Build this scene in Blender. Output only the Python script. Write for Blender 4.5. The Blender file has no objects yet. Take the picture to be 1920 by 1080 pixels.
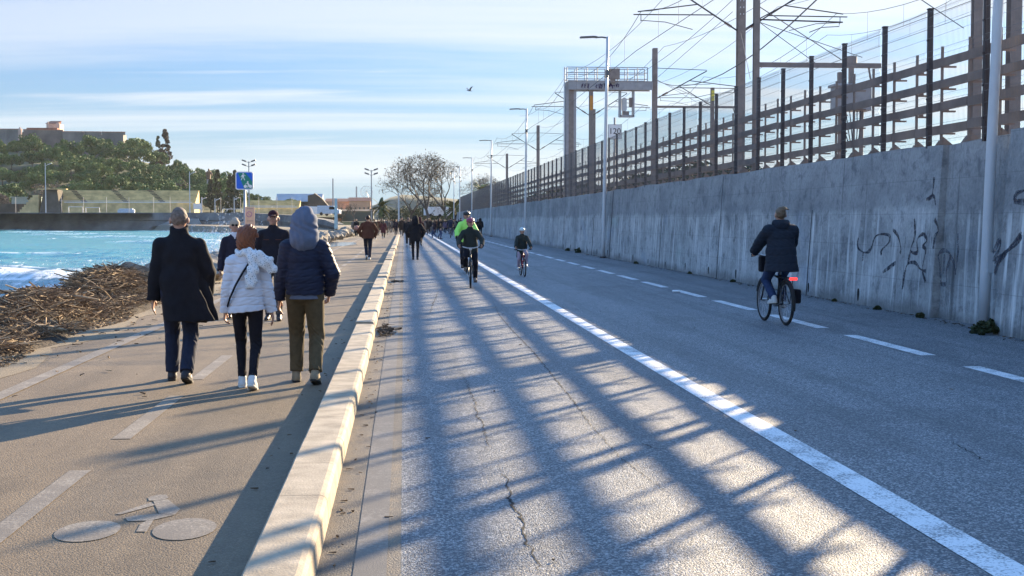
import bpy, math, random
import numpy as np
from mathutils import Vector, Matrix
R_ = math.radians
S = bpy.context.scene
COL = S.collection

# ------------------------------------------------------------------ camera
CAMH = 1.64; FPX = 2588.0; HOR = 412.0; VPX = 757.0
YAW = math.atan((960 - VPX) / FPX); PITCH = math.atan((540 - HOR) / FPX)
cam = bpy.data.cameras.new('camera'); camo = bpy.data.objects.new('camera', cam); COL.objects.link(camo)
cam.sensor_width = 36; cam.lens = FPX / 1920 * 36; cam.clip_start = .05; cam.clip_end = 9000
camo.location = (0, 0, CAMH); camo.rotation_euler = (math.pi / 2 - PITCH, 0, -YAW)
S.camera = camo

# ------------------------------------------------------------------ light
SUN_AZ = R_(34.0); SUN_EL = R_(15.1)
w = bpy.data.worlds.new('World'); S.world = w; w.use_nodes = True
nt = w.node_tree; nt.nodes.clear()
def N(tree, kind, **kw):
    n = tree.nodes.new(kind)
    for k, v in kw.items():
        if k.startswith('i_'): n.inputs[int(k[2:])].default_value = v
        else: setattr(n, k, v)
    return n
def L(tree, a, b): tree.links.new(a, b)
out = N(nt, 'ShaderNodeOutputWorld'); bg = N(nt, 'ShaderNodeBackground')
sky = N(nt, 'ShaderNodeTexSky', sky_type='NISHITA'); sky.sun_disc = False
sky.sun_elevation = SUN_EL; sky.sun_rotation = SUN_AZ
sky.air_density = 1.0; sky.dust_density = .35; sky.ozone_density = 2.2
tc = N(nt, 'ShaderNodeTexCoord'); sep = N(nt, 'ShaderNodeSeparateXYZ'); L(nt, tc.outputs['Generated'], sep.inputs[0])
def wm(op, a, b=None):
    n = N(nt, 'ShaderNodeMath', operation=op)
    for i, v in enumerate((a, b)):
        if v is None: continue
        if isinstance(v, (int, float)): n.inputs[i].default_value = v
        else: L(nt, v, n.inputs[i])
    return n.outputs[0]
zz = wm('ADD', wm('MAXIMUM', sep.outputs[2], 0.0), .10)
u_ = wm('DIVIDE', sep.outputs[0], zz); v_ = wm('DIVIDE', sep.outputs[1], zz)
comb = N(nt, 'ShaderNodeCombineXYZ'); L(nt, u_, comb.inputs[0]); L(nt, v_, comb.inputs[1])
def cloud(scale, sx, sy, rot, lo, hi, off, detail=6):
    mp = N(nt, 'ShaderNodeMapping'); mp.inputs['Rotation'].default_value = (0, 0, rot); mp.inputs['Scale'].default_value = (sx, sy, 1)
    mp.inputs['Location'].default_value = (off, off * .37, 0)
    L(nt, comb.outputs[0], mp.inputs[0])
    nz = N(nt, 'ShaderNodeTexNoise'); nz.inputs['Scale'].default_value = scale; nz.inputs['Detail'].default_value = detail
    nz.inputs['Roughness'].default_value = .55; nz.inputs['Distortion'].default_value = .35
    L(nt, mp.outputs[0], nz.inputs['Vector'])
    mr = N(nt, 'ShaderNodeMapRange'); mr.inputs[1].default_value = lo; mr.inputs[2].default_value = hi; mr.interpolation_type = 'SMOOTHSTEP'
    L(nt, nz.outputs[0], mr.inputs[0]); return mr.outputs[0]
c1 = cloud(1.0, .16, .85, R_(-6), .42, .64, 3.1)
c2 = cloud(1.6, .22, 1.3, R_(4), .55, .78, 9.7, 7)
cs = wm('MAXIMUM', wm('MULTIPLY', c1, .80), wm('MULTIPLY', c2, .9))
# more cloud toward the sun side (+X), thinner at left
side = N(nt, 'ShaderNodeMapRange'); side.inputs[1].default_value = -.35; side.inputs[2].default_value = .30
side.inputs[3].default_value = .6; side.inputs[4].default_value = 1.0
L(nt, sep.outputs[0], side.inputs[0])
cf = wm('MULTIPLY', cs, side.outputs[0])
veil = wm('ADD', wm('MULTIPLY', cf, .95), .04)
hz_ = N(nt, 'ShaderNodeMapRange'); hz_.inputs[1].default_value = .0; hz_.inputs[2].default_value = .16; hz_.inputs[3].default_value = .85; hz_.inputs[4].default_value = 0.; hz_.interpolation_type = 'SMOOTHSTEP'
L(nt, sep.outputs[2], hz_.inputs[0])
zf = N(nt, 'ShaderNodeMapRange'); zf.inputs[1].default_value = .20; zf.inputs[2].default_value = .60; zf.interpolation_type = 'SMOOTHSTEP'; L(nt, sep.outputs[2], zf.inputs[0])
tcol = N(nt, 'ShaderNodeMixRGB'); L(nt, zf.outputs[0], tcol.inputs[0]); tcol.inputs[1].default_value = (.285, .46, .76, 1); tcol.inputs[2].default_value = (1.65, 2.5, 3.15, 1)  # zenith sky out of view boosted brighter and bluer to lift shaded surfaces
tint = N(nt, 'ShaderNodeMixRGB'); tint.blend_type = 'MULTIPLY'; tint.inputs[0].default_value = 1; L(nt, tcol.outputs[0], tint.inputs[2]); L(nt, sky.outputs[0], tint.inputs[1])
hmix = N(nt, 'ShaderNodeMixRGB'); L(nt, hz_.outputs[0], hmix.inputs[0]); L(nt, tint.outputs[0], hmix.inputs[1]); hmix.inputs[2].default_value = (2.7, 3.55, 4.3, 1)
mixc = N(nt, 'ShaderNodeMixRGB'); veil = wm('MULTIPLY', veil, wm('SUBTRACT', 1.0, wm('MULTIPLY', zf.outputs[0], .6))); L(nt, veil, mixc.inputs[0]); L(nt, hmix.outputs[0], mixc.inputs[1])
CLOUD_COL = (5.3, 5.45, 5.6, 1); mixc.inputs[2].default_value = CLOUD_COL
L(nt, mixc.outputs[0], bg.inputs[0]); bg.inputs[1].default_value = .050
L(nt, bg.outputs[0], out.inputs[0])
sl = bpy.data.lights.new('sun', 'SUN'); slo = bpy.data.objects.new('sun', sl); COL.objects.link(slo)
sl.energy = 5.0; sl.angle = R_(.42); sl.color = (1.0, .79, .52)
sdir = Vector((math.sin(SUN_AZ) * math.cos(SUN_EL), math.cos(SUN_AZ) * math.cos(SUN_EL), math.sin(SUN_EL)))
slo.rotation_euler = sdir.to_track_quat('Z', 'Y').to_euler()
S.view_settings.view_transform = 'Standard'; S.view_settings.look = 'None'; S.view_settings.gamma = 1
S.view_settings.exposure = 1.95
S.cycles.max_bounces = 5; S.cycles.diffuse_bounces = 2; S.cycles.glossy_bounces = 2; S.cycles.transmission_bounces = 3
S.cycles.transparent_max_bounces = 8; S.cycles.volume_bounces = 0; S.cycles.use_denoising = True
S.cycles.sample_clamp_indirect = 4.0

# ------------------------------------------------------------------ helpers
def G(px, D):
    "ground position of something seen at column px, D metres ahead of the camera"
    xc = (px - 960) / FPX * D
    return (xc * math.cos(YAW) + D * math.sin(YAW), D * math.cos(YAW) - xc * math.sin(YAW))
def ZP(py, D): return CAMH - (py - HOR) / FPX * D
def GD(py, z=0): return FPX * (CAMH - z) / (py - HOR)

def tag(o, label=None, cat=None, group=None, kind=None):
    if label: o['label'] = label
    if cat: o['category'] = cat
    if group: o['group'] = group
    if kind: o['kind'] = kind
    return o
def empty(name, loc=(0, 0, 0), rz=0, label=None, cat=None, group=None):
    o = bpy.data.objects.new(name, None); o.empty_display_size = .2; COL.objects.link(o)
    o.location = loc; o.rotation_euler = (0, 0, rz)
    return tag(o, label, cat, group)
def kids(o): return [c for c in COL.objects if c.parent == o]
def copy_tree(o, parent=None):
    c = o.copy(); COL.objects.link(c)
    if parent: c.parent = parent
    for ch in list(o.children): copy_tree(ch, c)
    return c

class MB:
    def __init__(s): s.v = []; s.f = []; s.t = []
    def add(s, vs, fs, tone=None):
        b = len(s.v); s.v += [tuple(p) for p in vs]; s.f += [tuple(b + i for i in f) for f in fs]
        if tone is not None: s.t += [tone] * len(vs)
    def box(s, c, d, R=None):
        x, y, z = d[0] / 2, d[1] / 2, d[2] / 2
        vs = [Vector((i * x, j * y, k * z)) for i in (-1, 1) for j in (-1, 1) for k in (-1, 1)]
        if R is not None: vs = [R @ q for q in vs]
        c = Vector(c)
        s.add([c + q for q in vs], [(0, 1, 3, 2), (4, 6, 7, 5), (0, 4, 5, 1), (2, 3, 7, 6), (0, 2, 6, 4), (1, 5, 7, 3)])
        return s
    def tube(s, pts, rad, n=8, cap=True, flat=None, tone=None):
        pts = [Vector(p) for p in pts]
        if isinstance(rad, (int, float)): rad = [rad] * len(pts)
        b = len(s.v); m = len(pts); ref = None
        for i, p in enumerate(pts):
            d = (pts[min(i + 1, m - 1)] - pts[max(i - 1, 0)])
            if d.length < 1e-9: d = Vector((0, 0, 1))
            d.normalize()
            if ref is None:
                ref = Vector((0, 0, 1)) if abs(d.z) < .9 else Vector((1, 0, 0))
            a = d.cross(ref)
            if a.length < 1e-4: a = d.cross(Vector((.3, 1, .2)))
            a.normalize(); c = a.cross(d).normalized(); ref = c
            for k in range(n):
                t = 2 * math.pi * k / n + (math.pi / 4 if n == 4 else 0)
                q = a * math.cos(t) * rad[i] + c * math.sin(t) * rad[i] * (flat or 1)
                s.v.append(tuple(p + q))
            if tone is not None: s.t += [tone] * n
        for i in range(m - 1):
            for k in range(n):
                k2 = (k + 1) % n
                s.f.append((b + i * n + k, b + (i + 1) * n + k, b + (i + 1) * n + k2, b + i * n + k2))
        if cap:
            s.f.append(tuple(b + k for k in range(n))); s.f.append(tuple(b + (m - 1) * n + k for k in reversed(range(n))))
        return s
    def prism(s, pts, off):
        "closed outline pts (3-D, planar) pushed along off"
        pts = [Vector(p) for p in pts]; off = Vector(off); n = len(pts)
        s.add(pts + [p + off for p in pts], [tuple(range(n - 1, -1, -1)), tuple(range(n, 2 * n))] + [(i, (i + 1) % n, n + (i + 1) % n, n + i) for i in range(n)])
        return s
    def torus(s, c, R, r, n=32, m=8, axis='x', a0=0, a1=2 * math.pi, sq=1.0):
        c = Vector(c); full = abs(a1 - a0 - 2 * math.pi) < 1e-6
        pts = []
        N_ = n if full else n + 1
        b = len(s.v)
        for i in range(N_):
            a = a0 + (a1 - a0) * i / n
            e = Vector((0, math.cos(a), math.sin(a))) if axis == 'x' else Vector((math.cos(a), 0, math.sin(a))) if axis == 'y' else Vector((math.cos(a), math.sin(a), 0))
            ax = Vector((1, 0, 0)) if axis == 'x' else Vector((0, 1, 0)) if axis == 'y' else Vector((0, 0, 1))
            for j in range(m):
                t = 2 * math.pi * j / m
                s.v.append(tuple(c + e * (R + r * math.cos(t)) + ax * r * sq * math.sin(t)))
        for i in range(n):
            i2 = (i + 1) % N_
            for j in range(m):
                j2 = (j + 1) % m
                s.f.append((b + i * m + j, b + i2 * m + j, b + i2 * m + j2, b + i * m + j2))
        return s
    def ball(s, c, r, n=10, m=7):
        if isinstance(r, (int, float)): r = (r, r, r)
        c = Vector(c); b = len(s.v)
        for i in range(m + 1):
            ph = math.pi * i / m
            for j in range(n):
                t = 2 * math.pi * j / n
                s.v.append((c.x + r[0] * math.sin(ph) * math.cos(t), c.y + r[1] * math.sin(ph) * math.sin(t), c.z + r[2] * math.cos(ph)))
        for i in range(m):
            for j in range(n):
                j2 = (j + 1) % n
                s.f.append((b + i * n + j, b + (i + 1) * n + j, b + (i + 1) * n + j2, b + i * n + j2))
        return s
    def build(s, name, mat, parent=None, smooth=False, bevel=0, label=None):
        me = bpy.data.meshes.new(name); me.from_pydata(s.v, [], s.f); me.update()
        if s.t and len(s.t) == len(s.v):
            at = me.attributes.new('tone', 'FLOAT', 'POINT'); at.data.foreach_set('value', np.array(s.t, dtype=np.float32))
        return link(name, me, mat, parent, smooth, bevel, label)
def link(name, me, mat, parent=None, smooth=False, bevel=0, label=None):
    if mat is not None: me.materials.append(mat)
    if smooth: me.polygons.foreach_set('use_smooth', [True] * len(me.polygons))
    o = bpy.data.objects.new(name, me); COL.objects.link(o)
    if parent: o.parent = parent
    if bevel:
        b = o.modifiers.new('bevel', 'BEVEL'); b.width = bevel; b.segments = 2; b.limit_method = 'ANGLE'
    if label: o['label'] = label
    return o
def npmesh(name, V, F, mat, parent=None, smooth=True):
    me = bpy.data.meshes.new(name); V = np.asarray(V, np.float32); F = np.asarray(F, np.int32)
    me.vertices.add(len(V)); me.vertices.foreach_set('co', V.ravel())
    me.loops.add(F.size); me.loops.foreach_set('vertex_index', F.ravel())
    me.polygons.add(len(F)); me.polygons.foreach_set('loop_start', np.arange(0, F.size, F.shape[1], dtype=np.int32))
    try: me.polygons.foreach_set('loop_total', np.full(len(F), F.shape[1], np.int32))
    except Exception: pass
    me.update(calc_edges=True)
    return link(name, me, mat, parent, smooth)

# ------------------------------------------------------------------ materials
def newmat(name):
    m = bpy.data.materials.new(name); m.use_nodes = True; t = m.node_tree
    return m, t, t.nodes['Principled BSDF']
def ramp(t, fac, stops):
    r = t.nodes.new('ShaderNodeValToRGB'); e = r.color_ramp.elements
    while len(e) < len(stops): e.new(.5)
    for i, (p, c) in enumerate(stops):
        e[i].position = p; e[i].color = (c[0], c[1], c[2], 1) if not isinstance(c, (int, float)) else (c, c, c, 1)
    L(t, fac, r.inputs[0]); return r.outputs[0]
def coord(t, scale=(1, 1, 1), rot=(0, 0, 0), loc=(0, 0, 0), src='Object'):
    c = t.nodes.new('ShaderNodeTexCoord'); m = t.nodes.new('ShaderNodeMapping')
    m.inputs['Scale'].default_value = scale; m.inputs['Rotation'].default_value = rot; m.inputs['Location'].default_value = loc
    L(t, c.outputs[src], m.inputs[0]); return m.outputs[0]
def noise(t, vec, scale, detail=4, rough=.55, dist=0):
    n = t.nodes.new('ShaderNodeTexNoise'); n.inputs['Scale'].default_value = scale; n.inputs['Detail'].default_value = detail
    n.inputs['Roughness'].default_value = rough; n.inputs['Distortion'].default_value = dist
    L(t, vec, n.inputs['Vector']); return n.outputs[0]
def mixrgb(t, fac, a, b, mode='MIX'):
    m = t.nodes.new('ShaderNodeMixRGB'); m.blend_type = mode
    for i, v in enumerate((fac, a, b)):
        if isinstance(v, (int, float)) and i == 0: m.inputs[0].default_value = v
        elif isinstance(v, tuple): m.inputs[i].default_value = (v[0], v[1], v[2], 1)
        else: L(t, v, m.inputs[i])
    return m.outputs[0]
def mathn(t, op, a, b=None, c=None):
    m = t.nodes.new('ShaderNodeMath'); m.operation = op
    for i, v in enumerate((a, b, c)):
        if v is None: continue
        if isinstance(v, (int, float)): m.inputs[i].default_value = v
        else: L(t, v, m.inputs[i])
    return m.outputs[0]
def maprange(t, v, a, b, c=0., d=1., smooth=True):
    m = t.nodes.new('ShaderNodeMapRange')
    if smooth: m.interpolation_type = 'SMOOTHSTEP'
    L(t, v, m.inputs[0])
    for i, q in enumerate((a, b, c, d)): m.inputs[i + 1].default_value = q
    return m.outputs[0]
def bump(t, b, h, strength=.3, dist=.01):
    n = t.nodes.new('ShaderNodeBump'); n.inputs['Strength'].default_value = strength; n.inputs['Distance'].default_value = dist
    L(t, h, n.inputs['Height']); L(t, n.outputs[0], b.inputs['Normal'])
def pm(name, col, rough=.75, var=.18, scale=4., metal=0., spec=.35, bmp=0., bscale=60., bdist=.01, col2=None):
    m, t, b = newmat(name)
    v = coord(t); n = noise(t, v, scale, 5)
    c2 = col2 or tuple(max(0, c * (1 - var)) for c in col)
    c1 = tuple(min(1, c * (1 + var * .6)) for c in col)
    L(t, ramp(t, n, [(.3, c2), (.7, c1)]), b.inputs['Base Color'])
    b.inputs['Roughness'].default_value = rough; b.inputs['Metallic'].default_value = metal
    b.inputs['Specular IOR Level'].default_value = spec
    if bmp: bump(t, b, noise(t, v, bscale, 3), bmp, bdist)
    return m

class MAT: pass
m_ = MAT()
def asphalt(name, base, agg, dirt, speck=.5, dust=0., rough=.62, bstr=.55):
    m, t, b = newmat(name); v = coord(t, src='Object')
    big = noise(t, v, .35, 5, .6); mid = noise(t, v, 6, 4, .6)
    vo = t.nodes.new('ShaderNodeTexVoronoi'); vo.inputs['Scale'].default_value = 88; L(t, v, vo.inputs['Vector'])
    vs = t.nodes.new('ShaderNodeSeparateColor'); L(t, vo.outputs['Color'], vs.inputs[0])
    stones = maprange(t, vs.outputs[0], .45, .95)
    c = mixrgb(t, maprange(t, big, .35, .7), base, tuple(x * 1.35 for x in base))
    c = mixrgb(t, mathn(t, 'MULTIPLY', stones, speck), c, agg)
    c = mixrgb(t, maprange(t, mid, .42, .75, 0, .35 + dust), c, dirt)
    pat = noise(t, coord(t, (1, .45, 1), loc=(4, 9, 0)), .9, 3, .5)
    c = mixrgb(t, maprange(t, pat, .56, .60, 0, .22), c, tuple(x * .55 for x in base))
    oil = noise(t, v, 2.3, 2, .5)
    c = mixrgb(t, maprange(t, oil, .70, .80, 0, .5), c, tuple(x * .4 for x in base))
    # length-wise wear
    vl = coord(t, (1.6, .04, 1)); wl = noise(t, vl, 1.2, 4)
    c = mixrgb(t, maprange(t, wl, .4, .7, 0, .45), c, tuple(x * .62 for x in base))
    L(t, c, b.inputs['Base Color'])
    b.inputs['Roughness'].default_value = rough; b.inputs['Specular IOR Level'].default_value = .4
    h = mathn(t, 'ADD', mathn(t, 'MULTIPLY', vo.outputs['Distance'], -1.0), noise(t, v, 160, 2))
    bump(t, b, h, bstr, .008)
    return m
m_.road = asphalt('road_asphalt', (.058, .068, .082), (.50, .49, .47), (.13, .13, .135), .78, 0., .62, .75)
m_.path = asphalt('path_asphalt', (.128, .091, .052), (.27, .21, .14), (.205, .152, .092), .5, .25, .7, .5)
m_.gutter = asphalt('gutter_asphalt', (.115, .098, .078), (.26, .225, .18), (.24, .18, .115), .5, .35, .75, .5)
def paint(name, col, wear=.35, under=(.09, .09, .09), soft=.16):
    m, t, b = newmat(name); v = coord(t)
    n1 = noise(t, v, 55, 3, .7); n2 = noise(t, v, 3, 4, .6)
    k = mathn(t, 'ADD', mathn(t, 'MULTIPLY', n1, .7), mathn(t, 'MULTIPLY', n2, .5))
    f = maprange(t, k, wear + .22, wear + .22 + soft)
    L(t, mixrgb(t, f, under, col), b.inputs['Base Color']); b.inputs['Roughness'].default_value = .65
    bump(t, b, noise(t, v, 140, 2), .35, .006); return m
m_.white_line = paint('white_road_paint', (.74, .74, .74), .27, (.2, .21, .22), .14)
m_.worn_line = paint('worn_path_paint', (.34, .29, .22), .34, (.16, .13, .095), .24)
m_.faded_line = paint('faded_edge_paint', (.21, .188, .16), .34, (.115, .10, .082), .24)
m_.kerb = pm('kerb_concrete', (.42, .345, .25), .85, .34, 5, bmp=.5, bscale=70, bdist=.008)
m_.crack = pm('crack_dark', (.012, .012, .012), .95)
def glossy_wet(name):
    m, t, b = newmat(name); v = coord(t); b.inputs['Base Color'].default_value = (.10, .10, .10, 1)
    b.inputs['Roughness'].default_value = .12; bump(t, b, noise(t, v, 3, 3), .1, .01); return m
m_.puddle = glossy_wet('shallow_puddle')

def concrete_wall(name):
    m, t, b = newmat(name)
    c = t.nodes.new('ShaderNodeTexCoord'); sp = t.nodes.new('ShaderNodeSeparateXYZ'); L(t, c.outputs['Object'], sp.inputs[0])
    v = coord(t)
    big = noise(t, coord(t, (1, .35, .6)), .9, 6, .62)
    fine = noise(t, v, 14, 5, .65)
    streak = noise(t, coord(t, (1, 1.7, .09)), 2.6, 6, .68, .25)
    streak2 = noise(t, coord(t, (1, 3.6, .13), loc=(0, 17, 0)), 2.2, 5, .65)
    base = ramp(t, big, [(.30, (.22, .225, .225)), (.48, (.39, .385, .37)), (.66, (.56, .55, .53))])
    base = mixrgb(t, maprange(t, fine, .38, .75, 0, .5), base, (.15, .155, .16))
    md_ = noise(t, coord(t, (1, 1, 1.3), loc=(0, 3, 7)), 2.1, 6, .7, .4)
    base = mixrgb(t, maprange(t, md_, .50, .68, 0, .75), base, (.14, .145, .15))
    base = mixrgb(t, maprange(t, md_, .45, .30, 0, .55), base, (.56, .55, .52))
    z = sp.outputs[2]
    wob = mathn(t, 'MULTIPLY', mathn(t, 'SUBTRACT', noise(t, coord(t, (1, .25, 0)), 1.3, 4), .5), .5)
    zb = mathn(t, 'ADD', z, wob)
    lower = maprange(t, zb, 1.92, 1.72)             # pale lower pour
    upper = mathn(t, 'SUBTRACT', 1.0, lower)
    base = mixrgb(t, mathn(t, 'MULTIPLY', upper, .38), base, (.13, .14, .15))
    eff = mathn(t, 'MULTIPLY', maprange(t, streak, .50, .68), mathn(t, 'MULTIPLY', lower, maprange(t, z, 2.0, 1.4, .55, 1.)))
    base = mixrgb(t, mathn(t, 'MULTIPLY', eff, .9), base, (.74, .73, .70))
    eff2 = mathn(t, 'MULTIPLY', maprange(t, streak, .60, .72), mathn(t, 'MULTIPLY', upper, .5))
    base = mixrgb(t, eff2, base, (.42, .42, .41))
    dk = mathn(t, 'MULTIPLY', maprange(t, streak2, .57, .72), .62)
    base = mixrgb(t, dk, base, (.075, .075, .08))
    # old colour washes of overpainted graffiti
    cw = noise(t, coord(t, (1, .22, .5), loc=(0, 5, 2)), 1.0, 3)
    base = mixrgb(t, mathn(t, 'MULTIPLY', maprange(t, cw, .60, .72), mathn(t, 'MULTIPLY', lower, .30)), base, (.20, .32, .27))
    cw2 = noise(t, coord(t, (1, .25, .5), loc=(0, 31, 2)), 1.0, 3)
    base = mixrgb(t, mathn(t, 'MULTIPLY', maprange(t, cw2, .60, .72), mathn(t, 'MULTIPLY', lower, .28)), base, (.26, .34, .46))
    # darker towards the foot
    base = mixrgb(t, maprange(t, zb, .28, .02, 0, .55), base, (.09, .09, .085))
    # board marks
    fr = mathn(t, 'FRACT', mathn(t, 'DIVIDE', z, .58))
    ln = maprange(t, mathn(t, 'ABSOLUTE', mathn(t, 'SUBTRACT', fr, .5)), .485, .498)
    base = mixrgb(t, mathn(t, 'MULTIPLY', ln, .35), base, (.10, .10, .10))
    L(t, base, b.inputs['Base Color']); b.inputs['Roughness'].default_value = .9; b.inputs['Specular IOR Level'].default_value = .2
    bump(t, b, mathn(t, 'ADD', noise(t, v, 30, 4), mathn(t, 'MULTIPLY', big, 2.)), .4, .02)
    return m
m_.wall = concrete_wall('stained_concrete')
m_.wallgap = pm('wall_joint_dark', (.05, .05, .055), .95)
m_.graf, t, b_ = newmat('grey_spray_paint'); b_.inputs['Base Color'].default_value = (.07, .07, .09, 1); b_.inputs['Roughness'].default_value = .9
L(t, maprange(t, noise(t, coord(t), 9, 4, .7), .36, .64, .12, .66), b_.inputs['Alpha'])
m_.post = pm('dark_brown_steel', (.045, .032, .032), .55, .3, 3, metal=.2)
m_.wire = pm('green_grey_wire', (.16, .17, .18), .45, .1, metal=.3)
m_.rail = pm('weathered_beam', (.26, .20, .165), .85, .3, 2, bmp=.2, bscale=30)
m_.lamp = pm('grey_white_lamp_paint', (.55, .57, .58), .35, .06, metal=.0, spec=.5)
m_.lamphead = pm('dark_grey_lamp_head', (.12, .13, .14), .5)
m_.galv = pm('galvanised_steel', (.36, .36, .37), .5, .15, metal=.4)
m_.mast = pm('brownish_mast_steel', (.26, .215, .19), .65, .2, metal=.15)
m_.cable = pm('overhead_cable', (.06, .055, .055), .6)
m_.insul = pm('brown_insulator', (.14, .07, .05), .35)
m_.gravel = pm('railway_ballast', (.22, .18, .15), .95, .4, 25, bmp=.8, bscale=40, bdist=.05)
m_.soil = pm('sandy_soil', (.20, .165, .12), .95, .4, 3, bmp=.5, bscale=20, bdist=.03)
m_.white = pm('white_paint', (.75, .75, .74), .5, .08)
m_.black = pm('black_rubber', (.02, .02, .02), .8)
# ================================================================== SETTING: ground, road, path
rnd = random.Random(4)
def smooth(a, b, x):
    t = min(1, max(0, (x - a) / (b - a))); return t * t * (3 - 2 * t)
SEA = -1.0
def shore(y):
    "X where the land meets the water at distance y"
    pts = [(-60, -8.2), (60, -8.2), (130, -10), (200, -17), (250, -28), (300, -45), (345, -62)]
    for (a, xa), (b_, xb) in zip(pts, pts[1:]):
        if y <= b_: return xa + (xb - xa) * max(0, (y - a)) / (b_ - a)
    return pts[-1][1]
mb = MB()
ys = [-60, -20, 0, 10, 20, 30, 40, 50, 60, 75, 90, 105, 120, 140, 160, 180, 200, 225, 250, 275, 300, 325, 345]
rows = []
for y in ys:
    xs = shore(y)
    far = smooth(150, 340, y)
    prof = [(xs - 3, -2.6), (xs - .4, -1.5), (xs + .8, -.75), (xs + 2.2, -.12 + .5 * far), (xs + 3.2, -.06 + .6 * far), (-1, -.06), (9.3, -.06), (60, -.06)]
    rows.append([(x, y, z) for x, z in prof])
n = len(rows[0])
for r in rows: mb.v += r
for i in range(len(rows) - 1):
    for j in range(n - 1): mb.f.append((i * n + j, i * n + j + 1, (i + 1) * n + j + 1, (i + 1) * n + j))
mb.add([(-1500, 352, 3.2), (-62, 345, 3.2), (-62, 440, 3.2), (-1500, 440, 3.2)], [(0, 1, 2, 3)])
mb.add([(-62, 345, .0), (60, 345, -.06), (60, 440, -.06), (-62, 440, .0)], [(0, 1, 2, 3)])
mb.add([(-3000, 440, 2.2), (3000, 440, -.06), (3000, 6000, 2), (-3000, 6000, 2)], [(0, 1, 2, 3)])
mb.add([(60, -60, -.06), (3000, -60, -.06), (3000, 440, -.06), (60, 440, -.06)], [(0, 1, 2, 3)])
mb.add([(-8, -60, -.06), (-8, -400, -.06), (3000, -400, -.06), (3000, -60, -.06)], [(0, 1, 2, 3)])
tag(mb.build('ground', m_.soil), kind='structure')

YE = 330
def sheet(name, x0, x1, z, mat, y0=-20, y1=YE, kind='structure'):
    b = MB(); st = [y0] + [y for y in range(int(y0) // 10 * 10 + 10, int(y1), 10)] + [y1]
    for y in st: b.v += [(x0, y, z), (x1, y, z)]
    for i in range(len(st) - 1): b.f.append((2 * i, 2 * i + 1, 2 * i + 3, 2 * i + 2))
    return tag(b.build(name, mat), kind=kind)
sheet('road', -.42, 9.0, 0, m_.road)
sheet('gutter', -.42, -.02, .004, m_.gutter)
sheet('promenade_path', -4.75, -.42, 0, m_.path)
# sand drifting on to the left side of the path: ragged sheet
b = MB(); k = 0
for i in range(160):
    y = 3 + i * .6; xe = -4.25 + .18 * math.sin(i * .7) + rnd.uniform(-.1, .1)
    b.v += [(-5.4, y, .004), (xe, y, .004)]
for i in range(159): b.f.append((2 * i, 2 * i + 1, 2 * i + 3, 2 * i + 2))
m_.sandpath = asphalt('sand_dusted_asphalt', (.19, .148, .095), (.31, .25, .175), (.255, .20, .13), .5, .35, .85, .4)
tag(b.build('sand_drift', m_.sandpath), kind='structure')

def marking(name, pts, mat, z=.008):
    b = MB(); n = len(pts); b.add([(x, y, z) for x, y in pts], [tuple(range(n))]); return tag(b.build(name, mat), kind='structure')
def stripe(name, x0, x1, y0, y1, mat, z=.008, step=None):
    return sheet(name, x0, x1, z, mat, y0, y1)
stripe('edge_line', 2.70, 2.92, -5, 220, m_.white_line, .004)
stripe('faded_edge_line', -.24, -.085, -5, 200, m_.faded_line, .008)
stripe('path_edge_line', -3.83, -3.66, -5, 120, m_.worn_line, .008)
PITCHD = 4.22
y0 = 3.52
b = MB()
for i in range(46):
    a = y0 + i * PITCHD
    q = len(b.v); b.v += [(6.22, a, .004), (6.42, a, .004), (6.42, a + 2.95, .004), (6.22, a + 2.95, .004)]; b.f.append((q, q + 1, q + 2, q + 3))
tag(b.build('dashed_lane_line', m_.white_line), kind='structure')
b = MB()
for i in range(26):
    a = 2.75 + i * 3.85; dx = .02 * math.sin(i)
    q = len(b.v); b.v += [(-2.20 + dx, a, .004), (-2.06 + dx, a, .004), (-2.06 + dx, a + 2.55, .004), (-2.20 + dx, a + 2.55, .004)]; b.f.append((q, q + 1, q + 2, q + 3))
tag(b.build('dashed_path_line', m_.worn_line), kind='structure')
# painted bicycle symbol on the path
b = MB()
def disc(cx, cy, rx, ry, n=22):
    b.add([(cx + rx * math.cos(2 * math.pi * k / n), cy + ry * math.sin(2 * math.pi * k / n), .004) for k in range(n)], [tuple(range(n))])
def sym(pxs):
    pts = []
    for px, py in pxs:
        D = 4244 / (py - HOR); x, y = G(px, D); pts.append((x, y, .004))
    b.add(pts, [tuple(range(len(pts)))])
disc(-1.665, 7.35, .165, .25); disc(-1.163, 7.36, .165, .26)
sym([(271.6, 937.7), (288.0, 932.6), (307.0, 932.3), (309.9, 938.8), (297.1, 943.6), (272.7, 943.9)])
sym([(281.5, 944.6), (308.5, 941.0), (332.5, 960.3), (322.7, 970.5), (291.7, 968.7)])
sym([(209.6, 969.1), (218.8, 970.5), (285.1, 952.3), (277.1, 947.2)])
sym([(226.8, 976.4), (233.3, 983.3), (277.1, 981.5), (322.3, 970.9), (291.7, 969.1), (251.6, 971.3)])
sym([(270.5, 981.1), (255.9, 988.8), (247.9, 1003.3), (268.0, 1003.3), (281.5, 981.1)])
for f in list(b.f): pass
o = b.build('bicycle_marking', m_.worn_line)
tag(o, kind='structure')
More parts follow.
